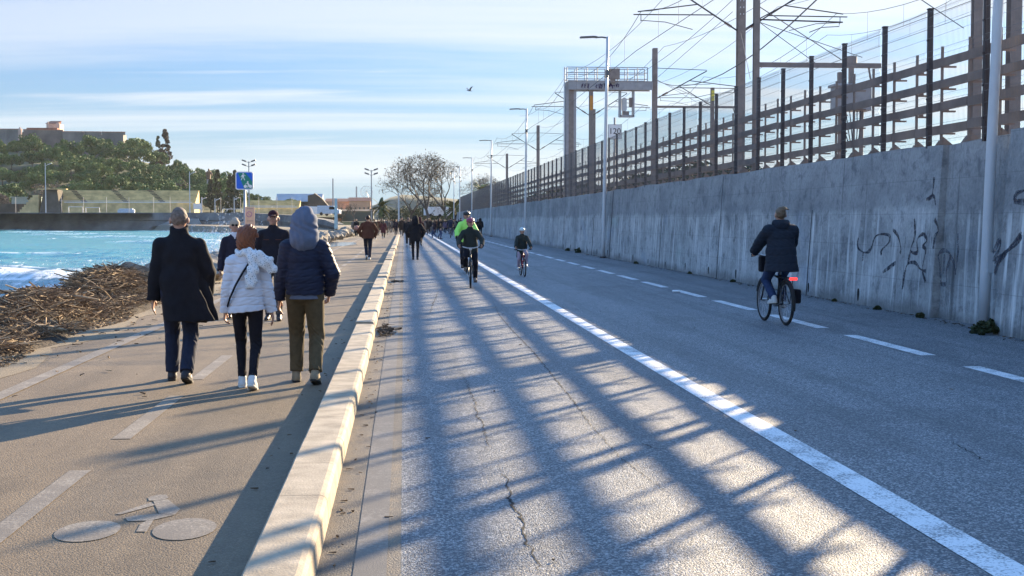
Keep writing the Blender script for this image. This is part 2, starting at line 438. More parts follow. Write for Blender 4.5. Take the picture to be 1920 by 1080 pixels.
# cracks
def crack(pxs, wd=.012, jit=.012, seed=1):
    r = random.Random(seed); b = MB(); P = []
    for px, py in pxs: P.append(Vector((*G(px, 4244 / (py - HOR)), 0)))
    pts = []
    for p, q in zip(P, P[1:]):
        m = max(2, int((q - p).length / .05))
        pts += [p.lerp(q, i / m) + Vector((r.uniform(-jit, jit), r.uniform(-.01, .01), 0)) for i in range(m)]
    for i, p in enumerate(pts):
        ww = wd * r.uniform(.3, 1.25) * (.25 + .75 * math.sin(math.pi * min(1, (i + 1) / len(pts) * 1.05)))
        b.v += [(p.x - ww, p.y, .003), (p.x + ww, p.y, .003)]
    for i in range(len(pts) - 1): b.f.append((2 * i, 2 * i + 2, 2 * i + 3, 2 * i + 1))
    tag(b.build('asphalt_crack', m_.crack), kind='structure')
crack([(1016, 1079), (1000, 1050), (985, 1010), (975, 975), (955, 945), (948, 900), (938, 880)], .009, .02, 2)
crack([(915, 850), (905, 800), (893, 780), (890, 755), (865, 700)], .006, .02, 3)
crack([(1250, 925), (1165, 862), (1110, 800), (1060, 735), (1000, 660), (965, 625), (935, 590), (922, 560)], .007, .010, 4)
crack([(1205, 835), (1235, 845), (1262, 840)], .008, .02, 5)
crack([(1790, 830), (1850, 865), (1915, 885)], .006, .02, 6)
crack([(805, 590), (812, 570), (822, 545)], .009, .02, 7)
# puddle sheet lying over the path
b = MB(); c = G(612, 4244 / (462 - HOR)); pts = []
for i in range(28):
    a = 2 * math.pi * i / 28; rr = 1 + .18 * math.sin(3 * a + 1) + rnd.uniform(-.08, .08)
    pts.append((c[0] - .4 + 1.7 * rr * math.cos(a), c[1] + 7 + 12 * rr * math.sin(a), .012))
b.add(pts, [tuple(range(28))]); tag(b.build('puddle', m_.puddle), kind='structure')

# ------------------------------------------------------------------ kerb blocks
def kerb(y0, y1, dx=0, label=''):
    b = MB(); st = []; y = y0
    while y < y1 - .5: st.append(y); y += 1.0
    st.append(y1)
    xl, xr, h = -.69 + dx, -.405 + dx, .145
    prof = [(xl, -.05), (xl, h - .012), (xl + .012, h), (xr - .055, h), (xr - .03, h - .008), (xr - .014, h - .03), (xr, -.05)]
    r = random.Random(int(y0 * 10)); n = len(prof)
    seg = []
    for i in range(len(st) - 1):
        jx = r.uniform(-.0015, .0015); jz = r.uniform(-.001, .001); a, e = st[i] + .0015, st[i + 1] - .0015
        q = len(b.v)
        for yy in (a, e): b.v += [(x + jx, yy, z + jz) for x, z in prof]
        for k in range(n - 1): b.f.append((q + k, q + n + k, q + n + k + 1, q + k + 1))
        b.f.append(tuple(q + k for k in range(n))); b.f.append(tuple(q + n + k for k in reversed(range(n))))
    # mortar core
    b.box(((xl + xr) / 2, (y0 + y1) / 2, h / 2 - .03), (xr - xl - .03, y1 - y0 - .01, h - .012))
    o = b.build('kerb_row', m_.kerb)
    tag(o, label, 'kerb')
kerb(2.5, 19.9, 0, 'long nearest row of pale concrete kerb blocks between path and road')
kerb(20.3, 36.3, -.02, 'second kerb row, beginning after the gap with dark rubbish beside it')
kerb(37.0, 51.5, -.02, 'third kerb row, short stretch right of the brown jacketed walker')
kerb(53.0, 71, -.02, 'fourth kerb row further up the road beyond the brown jacketed walker')
kerb(73.0, 140, 0, 'farthest kerb row running up to the distant crowd')

# ------------------------------------------------------------------ sea
m, t, bs = newmat('sea_water'); v = coord(t)
c = t.nodes.new('ShaderNodeTexCoord'); sp = t.nodes.new('ShaderNodeSeparateXYZ'); L(t, c.outputs['Object'], sp.inputs[0])
wob = mathn(t, 'MULTIPLY', noise(t, coord(t, (.03, .012, 1)), 1., 4), 60)
dist = mathn(t, 'ADD', sp.outputs[1], wob)
deep = ramp(t, maprange(t, dist, 60, 140), [(0, (.19, .215, .205)), (.4, (.10, .215, .225)), (1, (.03, .25, .255))])
var = noise(t, coord(t, (.05, .015, 1)), 1.0, 5, .6)
deep = mixrgb(t, maprange(t, var, .35, .7, 0, .55), deep, (.10, .31, .31))
f1 = noise(t, coord(t, (.22, .055, 1), (0, 0, R_(12))), 1.0, 8, .68, 1.2)
f2 = noise(t, coord(t, (.9, .25, 1), (0, 0, R_(8))), 1.0, 7, .7, 1.5)
near = maprange(t, dist, 150, 40)
thr = mathn(t, 'SUBTRACT', .615, mathn(t, 'MULTIPLY', near, .20))
fsum = mathn(t, 'ADD', mathn(t, 'MULTIPLY', f1, .62), mathn(t, 'MULTIPLY', f2, .38))
foam = maprange(t, mathn(t, 'SUBTRACT', fsum, thr), -.012, .05)
at = t.nodes.new('ShaderNodeAttribute'); at.attribute_name = 'crest'
foam = mathn(t, 'MAXIMUM', foam, mathn(t, 'MULTIPLY', at.outputs['Fac'], maprange(t, f2, .38, .56)))
L(t, mixrgb(t, foam, deep, (.82, .85, .86)), bs.inputs['Base Color'])
L(t, maprange(t, foam, 0, 1, .22, .8), bs.inputs['Roughness']); bs.inputs['Specular IOR Level'].default_value = .25
bump(t, bs, mathn(t, 'ADD', noise(t, coord(t, (.6, .25, 1)), 2., 5), mathn(t, 'MULTIPLY', foam, .4)), .6, .25)
m_.sea = m
nx, ny = 150, 420
yy = np.concatenate([np.linspace(2, 130, 300), np.linspace(131, 380, 120)])
u = np.linspace(0, 1, nx) ** 1.7
X = np.zeros((ny, nx)); Y = np.repeat(yy[:, None], nx, 1)
for i, y in enumerate(yy): X[i] = shore(y) + 2.5 - u * (12 + y * .9 + 60)
def wv(X, Y, lam, ang, ph, sharp=2.0):
    k = 2 * np.pi / lam; s = np.sin(k * (X * np.cos(ang) + Y * np.sin(ang)) + ph + .8 * np.sin(X * .08 + Y * .05 + ph) + .6 * np.sin(X * .31 - Y * .19))
    return ((s + 1) / 2) ** sharp
env = np.clip(.45 + .4 * np.sin(X * .17 + Y * .067 + 1) + .35 * np.sin(X * .071 - Y * .11 + 2), 0, 1.1)
big = wv(X, Y, 13, 1.15, .6, 3.2) * env
amp = .26 + .55 * np.exp(-((Y - 48) / 30.) ** 2) + .22 * np.exp(-((Y - 110) / 50.) ** 2)
Z = SEA + amp * big + .10 * wv(X, Y, 4.2, .8, 1.) + .06 * wv(X, Y, 2.3, 1.9, 2.) - .1
crest = np.clip((big - .55) / .25, 0, 1) * np.clip(amp * 2.2, 0, 1)
V = np.stack([X, Y, Z], -1).reshape(-1, 3)
ii = (np.arange(ny - 1)[:, None] * nx + np.arange(nx - 1)[None]).reshape(-1)
F = np.stack([ii, ii + nx, ii + nx + 1, ii + 1], -1)
o = npmesh('sea', V, F, m_.sea); tag(o, kind='structure')
a = o.data.attributes.new('crest', 'FLOAT', 'POINT'); a.data.foreach_set('value', crest.reshape(-1).astype(np.float32))
b = MB(); b.add([(-2500, -100, SEA - .12), (-20, -100, SEA - .12), (-20, 352, SEA - .12), (-2500, 352, SEA - .12)], [(0, 1, 2, 3)])
tag(b.build('sea_bed', m_.sea), kind='structure')

# ================================================================== RETAINING WALL
def wall_piece(name, y0, y1, xb, xt, z1, parent, seed=0, back=9.5, step=1.6):
    r = random.Random(seed); b = MB(); n = max(2, int((y1 - y0) / step)); R = []
    for i in range(n + 1):
        y = y0 + (y1 - y0) * i / n; zt = z1 + r.uniform(-.025, .025)
        R.append([(xb, y, -.1), (xb + (xt - xb) * .32, y, .9), (xb + (xt - xb) * .63, y, 1.83), (xt, y, zt), (back, y, zt), (back, y, -.1)])
    for q in R: b.v += q
    for i in range(n):
        for j in range(6):
            j2 = (j + 1) % 6; b.f.append((i * 6 + j, (i + 1) * 6 + j, (i + 1) * 6 + j2, i * 6 + j2))
    b.f.append(tuple(range(5, -1, -1))); b.f.append(tuple(n * 6 + k for k in range(6)))
    return b.build(name, m_.wall, parent)
XB, XT, WT = 8.76, 8.95, 2.90
wl = empty('retaining_wall', (XB, 60, 0), 0, 'stained grey concrete retaining wall below the railway fence', 'wall')
def inw(o):
    o.parent = wl; o.matrix_parent_inverse = Matrix.Translation((-XB, -60, 0)); return o
inw(wall_piece('wall_face', 22.4, 232, XB, XT, WT, None, 1))
inw(wall_piece('recess', 19.2, 22.4, XB + .14, XT + .10, WT, None, 2))
inw(wall_piece('wall_face', -14, 19.2, 8.44, 8.66, WT + .02, None, 3))
for i, yj in enumerate([29.5, 38.2, 47, 58.5, 64.0, 76, 88, 101, 115, 130, 146, 163, 181, 200]):
    b = MB(); wdt = .05 if i not in (3, 4) else .16
    for zz0, zz1 in ((0, WT - .04),) if i % 2 else ((0, 1.85),):
        x0 = XB + (XT - XB) * zz0 / WT; x1 = XB + (XT - XB) * zz1 / WT
        b.prism([(x0 - .003, yj, zz0), (x0 - .003, yj + wdt, zz0), (x1 - .003, yj + wdt, zz1), (x1 - .003, yj, zz1)], (.02, 0, 0))
    inw(b.build('wall_joint', m_.wallgap))
def wallpt(px, py, near=False):
    xb, xt = (8.44, 8.66) if near else (XB, XT)
    X = xb + .1
    for _ in range(4):
        D = X * FPX / (px - VPX); z = ZP(py, D); X = xb + (xt - xb) * z / WT
    y = D * (math.cos(YAW) - math.sin(YAW) * (px - 960) / FPX)
    return Vector((X - .004, y, z))
def scrawl(name, polys, near=False, wd=.022):
    b = MB(); r = random.Random(7)
    for pl in polys:
        pts = [wallpt(px, py, near) for px, py in pl]
        # catmull smoothing
        sm = []
        for i in range(len(pts) - 1):
            p0, p1, p2, p3 = pts[max(0, i - 1)], pts[i], pts[i + 1], pts[min(len(pts) - 1, i + 2)]
            for k in range(5):
                tt = k / 5
                sm.append(.5 * ((2 * p1) + (p2 - p0) * tt + (2 * p0 - 5 * p1 + 4 * p2 - p3) * tt ** 2 + (3 * p1 - p0 - 3 * p2 + p3) * tt ** 3))
        sm.append(pts[-1])
        for i in range(len(sm) - 1):
            d = (sm[i + 1] - sm[i]); d.x = 0
            if d.length < 1e-5: continue
            nrm = Vector((0, -d.z, d.y)).normalized(); w0 = wd * (.75 + .35 * math.sin(i * .55)) * r.uniform(.9, 1.1); 
            d.normalize(); a = sm[i] - d * .006; e = sm[i + 1] + d * .006
            b.prism([a - nrm * w0, a + nrm * w0, e + nrm * w0, e - nrm * w0], (.003, 0, 0))
    return inw(b.build(name, m_.graf))
def z5(l): return [(1560 + x * .3888, 240 + y * .3888) for x, y in l]
scrawl('graffiti', [z5(l) for l in (
    [(120, 530), (118, 575), (150, 600), (180, 585), (205, 520), (265, 515), (268, 550), (232, 590), (232, 610)],
    [(145, 600), (142, 640)], [(285, 490), (310, 520), (325, 580), (322, 605)],
    [(240, 695), (300, 650)], [(335, 775), (345, 700), (360, 655), (395, 650), (420, 680), (445, 690)],
    [(388, 440), (392, 520), (372, 590), (405, 600), (402, 540), (430, 512), (450, 540), (430, 570), (445, 590), (430, 680), (445, 740)],
    [(372, 590), (360, 655)], [(480, 580), (490, 520), (505, 490), (485, 440)],
    [(520, 750), (515, 660), (505, 615), (530, 590), (560, 605), (560, 640), (545, 690), (545, 750), (520, 750)],
    [(560, 610), (580, 650), (590, 705)], [(598, 510), (600, 600), (590, 690)], [(535, 610), (532, 700)],
    [(445, 345), (470, 330), (475, 300), (480, 240)], [(455, 345), (480, 330), (488, 370)])], False, .034)
scrawl('graffiti', [z5(l) for l in ([(865, 350), (880, 315), (925, 300)], [(865, 355), (922, 358)],
    [(770, 600), (800, 540), (800, 580), (775, 640), (835, 590), (900, 515), (880, 560), (810, 620), (780, 700), (790, 660), (830, 600)])], True, .042)
# weep holes with their dark stains
for i in range(26):
    yy0 = 19.5 + i * 3.3
    if 18.9 < yy0 < 23: continue
    near = yy0 < 19.2
    xb = 8.44 if near else XB
    b = MB(); zt = rnd.uniform(.22, .34); n = 14
    b.prism([(xb + .010, yy0 + .05 * math.cos(2 * math.pi * k / n), zt * .62 + zt * .42 * math.sin(2 * math.pi * k / n)) for k in range(n)], (.05, 0, 0))
    inw(b.build('drain_hole', m_.crack))

# ================================================================== MESH FENCE ON THE WALL
XF = 9.0; PP = 2.32; YF0 = 6.9; NP = 92; PT = 5.22
fence = empty('mesh_fence', (XF, 20, WT), 0, 'tall railway fence of dark posts and welded wire mesh standing on the concrete wall', 'fence')
def inf(o, par=fence, org=(XF, 20, WT)):
    o.parent = par; o.matrix_parent_inverse = Matrix.Translation((-org[0], -org[1], -org[2])); return o
b = MB(); b.box((0, 0, (PT + WT - .06) / 2), (.08, .08, PT - WT + .06)); b.box((0, 0, PT + .012), (.095, .105, .02))
for zz0 in (3.2, 3.7, 4.2, 4.7): b.box((-.045, 0, zz0), (.02, .05, .03))
p0 = inf(b.build('post', m_.post)); 
def wiremesh(step, hz, r):
    b = MB(); w2 = PP / 2 - .045; folds = [3.02, 3.68, 4.45, 5.12]
    def fx(z):
        return -.030 * max(0, 1 - min(abs(z - f) for f in folds) / .05)
    zs = [WT + .02]
    for f in folds: zs += [f - .05, f, f + .05]
    zs = sorted(z for z in zs if z <= PT - .01) + [PT - .01]
    k = -w2
    while k <= w2:
        b.tube([(fx(z), k, z) for z in zs], r, 3, False); k += step
    for z in hz: b.tube([(fx(z), -w2, z), (fx(z), w2, z)], r * 1.15, 3, False)
    return b
hz = [2.97, 3.07, 3.25, 3.45, 3.63, 3.73, 3.95, 4.18, 4.40, 4.50, 4.72, 4.92, 5.07, 5.17]
mp0 = inf(wiremesh(.05, hz, .0023).build('mesh_panel', m_.wire))
mp1d = wiremesh(.1, hz, .0026).build('mesh_panel', m_.wire); far_mesh = mp1d.data; bpy.data.objects.remove(mp1d)
OFF = Vector((XF - .06, 0, 0))
posts = []
for i in range(NP):
    y = YF0 + i * PP
    o = p0 if i == 0 else p0.copy()
    if i: COL.objects.link(o)
    inf(o); o.location = (XF + rnd.uniform(-.01, .01), y, rnd.uniform(-.02, .02)); o.rotation_euler = (0, rnd.uniform(-.006, .006), 0)
    o2 = mp0 if i == 0 else mp0.copy()
    if i: COL.objects.link(o2)
    if y > 75: o2.data = far_mesh
    inf(o2); o2.location = (XF - .062, y + PP / 2, 0)

# slatted barrier of weathered beams right behind the mesh
XR = 9.16
bar = empty('slatted_barrier', (XR, 20, WT), 0, 'weathered barrier of four long horizontal beams behind the wire mesh', 'barrier')
RZ = [4.33, 3.95, 3.57, 3.19]
for zc in RZ:
    b = MB(); r = random.Random(int(zc * 100)); y = YF0
    for i in range(2 * NP):
        a = YF0 - PP / 2 + i * PP / 2; jz = r.uniform(-.012, .012)
        b.box((XR + .03, a + PP / 4, zc + jz), (.045 + r.uniform(0, .01), PP / 2 - .012, .145 + r.uniform(-.008, .008)), Matrix.Rotation(r.uniform(-.005, .005), 3, 'X'))
    inf(b.build('beam', m_.rail), bar, (XR, 20, WT))
b = MB(); b.box((0, 0, (4.6 + WT) / 2 - .1), (.04, .04, 4.6 - WT + .2))
for zc in RZ:
    b.box((.13, 0, zc - .075), (.22, .05, .03)); b.box((.08, .0, zc - .02), (.08, .04, .09))
b.prism([(.03, -.02, WT + .16), (.26, -.02, WT - .02), (.03, -.02, WT - .02)], (0, .04, 0))
b.prism([(-.03, -.05, WT + .10), (-.12, -.05, WT - .02), (-.03, -.05, WT - .02)], (0, .09, 0))
sp0 = inf(b.build('support_post', m_.rail), bar, (XR, 20, WT))
k = 0
for i in range(99):
    o = sp0 if i == 0 else sp0.copy()
    if i: COL.objects.link(o)
    inf(o, bar, (XR, 20, WT)); y = YF0 + (PP / 2) * i if i < 44 else YF0 + PP / 2 * 44 + PP * (i - 44) * 1.0
    o.location = (XR + .045, y, rnd.uniform(-.02, .02))
b = MB()
b.box((20, 110, 1.35), (21.2, 290, 2.7)); tag(b.build('railway_bed', m_.gravel), kind='structure')
# low far-side concrete parapet and dark hedge behind the tracks further up the line
o = MB().box((24.6, 160, 3.3), (.3, 170, 1.3)).build('parapet', m_.wall); tag(o, 'low concrete parapet on the far side of the railway tracks', 'wall')

# ================================================================== STREET LAMPS
def lamp(D, X, lean=.12, label=''):
    y = D - .078 * X
    root = empty('street_lamp', (X, y, 0), 0, label, 'street lamp', 'street lamps along the wall')
    b = MB(); zs = [0.06, .8, 2, 4, 6.5, 9.45]
    b.tube([(lean * (z / 9.45), 0, z) for z in zs], [.082, .082, .080, .074, .066, .058], 16); b.build('pole', m_.lamp, root, True)
    MB().tube([(0, 0, -.02), (0, 0, .06)], [.13, .13], 12).box((0, 0, .005), (.34, .34, .03)).build('base_plate', m_.post, root)
    b = MB(); b.tube([(lean, 0, 9.40), (lean - .25, 0, 9.43), (lean - .52, 0, 9.41)], .035, 8); b.build('arm', m_.lamphead, root, True)
    b = MB(); b.prism([(lean - .45, -.11, 9.46), (lean - .62, -.14, 9.47), (lean - 1.16, -.13, 9.44), (lean - 1.2, 0, 9.43), (lean - 1.16, .13, 9.44), (lean - .62, .14, 9.47), (lean - .45, .11, 9.46)], (0, 0, -.065))
    b.build('lamp_head', m_.lamphead, root)
    MB().box((lean * .2, -.085, 1.0), (.09, .012, .3)).build('access_door', m_.lamp, root)
    if D > 50:
        b = MB(); b.box((lean * .84 - .0, -.13, 7.9), (.16, .12, .24)); b.tube([(lean * .84, 0, 7.72), (lean * .84, 0, 7.76)], .1, 10); b.build('sensor_box', m_.lamphead, root)
    return root
LX = 8.76
lamp(20.75, 8.68, .28, 'nearest white street lamp pole standing in the wall niche at right')
lamp(59.6, LX - .2, .16, 'second street lamp with arm, crossing in front of the signal gantry')
lamp(98.0, LX - .2, .10, 'third street lamp, just left of where the dark fence starts to open up')
lamp(136.6, LX - .2, .08, 'fourth street lamp along the wall, shorter looking than the third')
lamp(175.0, LX - .2, .08, 'fifth street lamp, standing above the hi-vis cyclist')
lamp(205.0, LX - .5, .05, 'right one of two thin lamp poles at the far wall end')
lamp(226.0, LX - .6, .05, 'left one of two thin lamp poles at the far wall end')
# ================================================================== RAILWAY: masts, gantry, wires
RB = 2.7
def hbeam(b, x, y, z0, z1, w, d, tf=.02):
    b.box((x, y - d / 2 + tf / 2, (z0 + z1) / 2), (w, tf, z1 - z0)); b.box((x, y + d / 2 - tf / 2, (z0 + z1) / 2), (w, tf, z1 - z0))
    b.box((x, y, (z0 + z1) / 2), (tf * .8, d - 2 * tf, z1 - z0))
def cantilever(root, side, reach, zl=9.75, zt=10.45):
    "inclined tube, top tube and steady arm on one side of the mast (local coords)"
    s = side
    b = MB(); b.tube([(s * .17, 0, zl - .12), (s * (reach * .62), 0, zl + 1.55)], .034, 6)
    b.tube([(s * .17, 0, zl + 1.7), (s * (reach * .62), 0, zl + 1.6)], .02, 5)
    b.tube([(s * reach * .42, 0, zl + .95), (s * reach * .98, 0, zl + .62)], .026, 6); b.build('bracket_arm', m_.cable, root)
    b = MB(); b.tube([(s * reach * .25, 0, zl + .52), (s * reach * 1.02, 0, zl + .50)], .026, 6)
    b.tube([(s * reach * .95, 0, zl + .5), (s * reach * .95, 0, zl + .22)], .018, 5)
    b.tube([(s * reach * .95, 0, zl + .26), (s * reach * .72, 0, zl + .2), (s * reach * .46, 0, zl - .1)], .016, 5); b.build('steady_arm', m_.cable, root)
    b = MB()
    for k in range(5): q = Vector((s * (reach * .62 - .17), 0, 1.67)); q0 = Vector((s * .17, 0, zl - .12)); b.tube([q0 + q * (.10 + .022 * k), q0 + q * (.112 + .022 * k)], .065, 8)
    b.build('insulator', m_.insul, root)
def mast(X, D, top, label, w=.32, d=.3, sides=(), reach=4.3, zl=9.7, arm=None, holes=False, col=None):
    y = D - .078 * X
    root = empty('catenary_mast', (X, y, RB), 0, label, 'railway mast', 'catenary masts along the railway')
    b = MB(); hbeam(b, 0, 0, -.3, top - RB, w, d); b.build('mast_column', col or m_.mast, root)
    for k in range(1): MB().box((0, 0, .1), (w + .25, d + .25, .35)).build('footing', m_.wall, root)
    for s in sides:
        n0 = len(root.children); cantilever(root, s, reach, zl - RB)
    if arm:
        z, x1 = arm; b = MB(); s = 1 if x1 > 0 else -1
        b.box((x1 / 2 + s * w / 4, 0, z - RB), (abs(x1) - w / 2, .12, .13)); b.tube([(s * w / 2, 0, z - RB + 1.6), (x1 * .72, 0, z - RB + .08)], .014, 5)
        b.tube([(x1 * .9, 0, z - RB), (x1 * .93, 0, z - RB - .55)], .03, 5)
        b.build('portal_arm', m_.mast, root)
    return root
mast(14.25, 59, 13.5, 'large central mast with drilled head and arms to both sides, nearest tall one in view', .33, .34, (-1, 1), 4.5, 9.75)
mast(9.8, 38.8, 9.0, 'tall mast just right of the large drilled mast, with one long arm to the right', .16, .17, (), 2.6, 6.72, (5.95, 3.55))
mast(14.4, 107, 11.6, 'mast with orange plate standing under the gantry beam', .30, .3, (-1, 1), 4.5, 9.8)
mast(15.35, 85.2, 12.1, 'mast at the right end of the gantry beam', .29, .3, (1,), 5.2, 8.9 + .3, (8.55, 5.4))
mast(14.5, 150, 11.8, 'slim mast left of the gantry, seen above the dark fence', .32, .3, (-1, 1), 4.6, 9.3)
mast(14.5, 195, 10.9, 'farthest mast, behind the third street lamp', .32, .3, (-1, 1), 4.6, 9.0)
mast(26.8, 121, 13.1, 'thin mast with yellow tag far right of the gantry', .30, .3, (-1,), 4.8, 11.7)
mast(16.1, 118, 11.0, 'short bare mast behind the gantry, second from its left column', .3, .3)
mast(17.9, 41, 8.6, 'mast behind the fence right of the nearest street lamp', .33, .34)
mast(14.35, 35.0, 7.9, 'mast hidden behind the fence post left of the nearest street lamp', .22, .22)
MB().box((0, -.19, 0), (.22, .01, 1.1)).build('number_plate', pm('orange_plate', (.62, .26, .05), .6), None)
np_ = COL.objects['number_plate']; mm = [o for o in COL.objects if o.get('label', '').startswith('mast with orange')][0]
np_.parent = mm; np_.location = (0, 0, 7.9)
mm = [o for o in COL.objects if o.get('label', '').startswith('thin mast with yellow')][0]
o = MB().box((0, -.19, 0), (.26, .01, .9)).build('number_plate', pm('yellow_plate', (.75, .62, .10), .6), mm); o.location = (0, 0, 9.7)
mm = [o for o in COL.objects if o.get('label', '').startswith('large central mast')][0]
b = MB()
for zz in np.arange(7.6, 10.6, .28):
    if 8.7 < zz < 8.95: continue
    for xx in (-.07, .07): b.tube([(xx, -.176, zz - .03), (xx, -.176, zz + .03)], .018, 6)
b.build('bolt_hole', m_.white, mm)
mm = [o for o in COL.objects if o.get('label', '').startswith('tall mast just right')][0]
b = MB(); h0 = 7.2 - RB
b.tube([(.08, 0, h0), (2.45, 0, h0 - .05)], .022, 6); b.tube([(.08, 0, h0 + .02), (1.2, 0, h0 + .62)], .018, 6); b.tube([(-.3, 0, h0 - .25), (.1, 0, h0)], .018, 6)
b.tube([(2.35, 0, h0 - .05), (2.35, 0, h0 - .17), (1.85, 0, h0 - .2), (1.5, 0, h0 - .34)], .012, 5); b.build('steady_arm', m_.cable, mm)
# signal box cabinet behind the fence (right of view)
x, y = G(1592, 44)
root = empty('signal_cabinet', (x, y, RB), 0, 'grey trackside equipment box on a stand behind the barrier', 'equipment box')
b = MB(); b.box((0, 0, 2.75), (1.15, .6, .75)); b.box((0, 0, 3.17), (1.3, .7, .09)); b.build('cabinet', m_.galv, root, bevel=.02)
b = MB(); b.tube([(0, 0, 3.2), (0, 0, 3.9)], .09, 8); b.tube([(0, 0, 3.85), (0, 0, 4.1)], .18, 8); b.box((-.35, 0, 3.4), (.16, .16, .4)); b.build('top_fitting', m_.mast, root)
b = MB(); b.tube([(-.35, 0, -.2), (-.35, 0, 2.4)], .07, 8); b.tube([(.35, 0, -.2), (.35, 0, 2.4)], .07, 8); b.build('stand', m_.mast, root)
b = MB()
for k in range(6): b.tube([(-.35 + .12 * k, -.2, 2.4), (-.3 + .1 * k, -.35, 1.7 + .1 * (k % 3)), (-.1 + .05 * k, -.25, 1.2)], .018, 5)
b.build('cable_loop', m_.cable, root)

# ------------------------------------------------------------------ gantry
DG = 85.0; xL, yG = G(1068, DG); xR, _ = G(1222, DG); yG = 85 - .078 * 12
gan = empty('signal_gantry', (xL, yG, RB), 0, 'grey steel railway signal gantry with walkway railing across the track', 'gantry')
W = xR - xL; zb0, zb1 = ZP(172, DG) - RB, ZP(157, DG) - RB
b = MB(); hbeam(b, 0, 0, -.5, zb1, .62, .5, .05); b.build('column', m_.galv, gan)
b = MB(); b.box((0, -.26, zb1 / 2), (.30, .02, zb1)); b.build('column_web', m_.mast, gan)
b = MB(); b.box((W / 2 - .15, -.45, (zb0 + zb1) / 2), (W + .1, .05, zb1 - zb0)); b.box((W / 2 - .15, .45, (zb0 + zb1) / 2), (W + .1, .05, zb1 - zb0)); b.box((W / 2 - .15, 0, zb1 + .02), (W + .1, 1.0, .05))
for k in range(6): b.box((W * k / 5 - .1, -.49, (zb0 + zb1) / 2), (.05, .04, zb1 - zb0))
b.build('beam', m_.galv, gan)
zr = ZP(131, DG) - RB
b = MB()
for yy in (-.5, .5):
    for k in range(9): b.tube([(-.3 + (W - .1) * k / 8, yy, zb1), (-.3 + (W - .1) * k / 8, yy, zr)], .03, 5)
    for zz in (zr, (zr + zb1) / 2 + .1, zb1 + .15): b.tube([(-.3, yy, zz), (W - .4, yy, zz)], .026, 5)
b.build('railing', m_.galv, gan)
b = MB(); sc_ = lambda l: [((px - 1068) / FPX * DG, -.485, ZP(py, DG) - RB) for px, py in l]
def sq(x, y): return (1000 + x / 3, 60 + y / 3)
r = random.Random(3)
for gx, gw, nn in ((262, 40, 4), (338, 85, 7), (415, 60, 5)):
    for k in range(nn):
        x0 = gx + gw * k / nn; pts = [sq(x0 + r.uniform(-3, 10), 300 + r.uniform(0, 30)) for _ in range(5)]
        b.tube(sc_(pts), .035, 4)
b.build('graffiti', pm('dark_violet_spray', (.05, .03, .09), .7), gan)
# hanging signal frame
b = MB(); x0, x1 = (1160 - 1068) / FPX * DG, (1185 - 1068) / FPX * DG; z0, z1 = ZP(221, DG) - RB, zb0
for xx in (x0, x1):
    b.box((xx, 0, (z0 + z1) / 2), (.10, .5, z1 - z0))
b.box(((x0 + x1) / 2, 0, z0 + .05), (x1 - x0, .5, .12)); b.box(((x0 + x1) / 2, .2, (z0 + z1) / 2 + .3), (x1 - x0, .03, .05))
b.build('signal_cage', m_.galv, gan)
b = MB(); cx = (1168 - 1068) / FPX * DG; n = 20; hw, hh = .17, .42
zc = ZP(198, DG) - RB
pts = []
for k in range(n):
    a = 2 * math.pi * k / n; pts.append((cx + .165 * math.cos(a), -.05, zc + (.26 if math.sin(a) > 0 else -.26) + .165 * math.sin(a)))
b.prism(pts, (0, .10, 0)); b.build('signal_target', m_.lamp, gan)
MB().box((cx + .42, .0, zc + .15), (.22, .2, .55)).build('signal_box', m_.mast, gan); MB().box((cx + .1, .0, zc - .55), (.4, .2, .3)).build('signal_box', m_.mast, gan)
b = MB(); cx = (1147 - 1068) / FPX * DG
b.box((cx, -.55, ZP(143, DG) - RB), (.62, .35, .62)); b.box((cx - .1, -.55, ZP(155, DG) - RB), (.3, .25, .3)); b.build('speaker_box', m_.mast, gan)
b = MB()
for k in range(24): b.box((-.40, -.15, .3 + k * .3), (.03, .34, .03))
b.tube([(-.4, -.32, 0), (-.4, -.32, zb1 + .9)], .025, 5); b.tube([(-.4, .02, 0), (-.4, .02, zb1 + .9)], .025, 5); b.build('ladder', m_.lamp, gan)

# speed board
DS = 78; xs, ysn = G(1152, DS)
sg = empty('speed_board', (xs, ysn, RB), 0, 'white square railway board with a black number on a post', 'sign')
zc = ZP(248, DS) - RB; hw = 12 / FPX * DS
MB().box((0, 0, zc), (2 * hw, .03, 2 * hw + .05)).build('board', m_.white, sg)
MB().box((0, -.008, zc), (2 * hw + .05, .03, 2 * hw + .1)).build('board_rim', m_.lamphead, sg).location.y = .03
MB().tube([(0, .07, -.3), (0, .07, zc + .8)], .06, 8).build('sign_post', m_.galv, sg)
def textmesh(txt, name, size, mat, parent, loc, rot=(math.pi / 2, 0, 0), ext=.004):
    cu = bpy.data.curves.new(name, 'FONT'); cu.body = txt; cu.size = size; cu.align_x = 'CENTER'; cu.align_y = 'CENTER'; cu.extrude = ext
    tmp = bpy.data.objects.new('tmp', cu); COL.objects.link(tmp); bpy.context.view_layer.update()
    me = bpy.data.meshes.new_from_object(tmp.evaluated_get(bpy.context.evaluated_depsgraph_get())); bpy.data.objects.remove(tmp)
    o = link(name, me, mat, parent); o.location = loc; o.rotation_euler = rot; return o
textmesh('120', 'number', .46, m_.black, sg, (0, -.022, zc + .02))

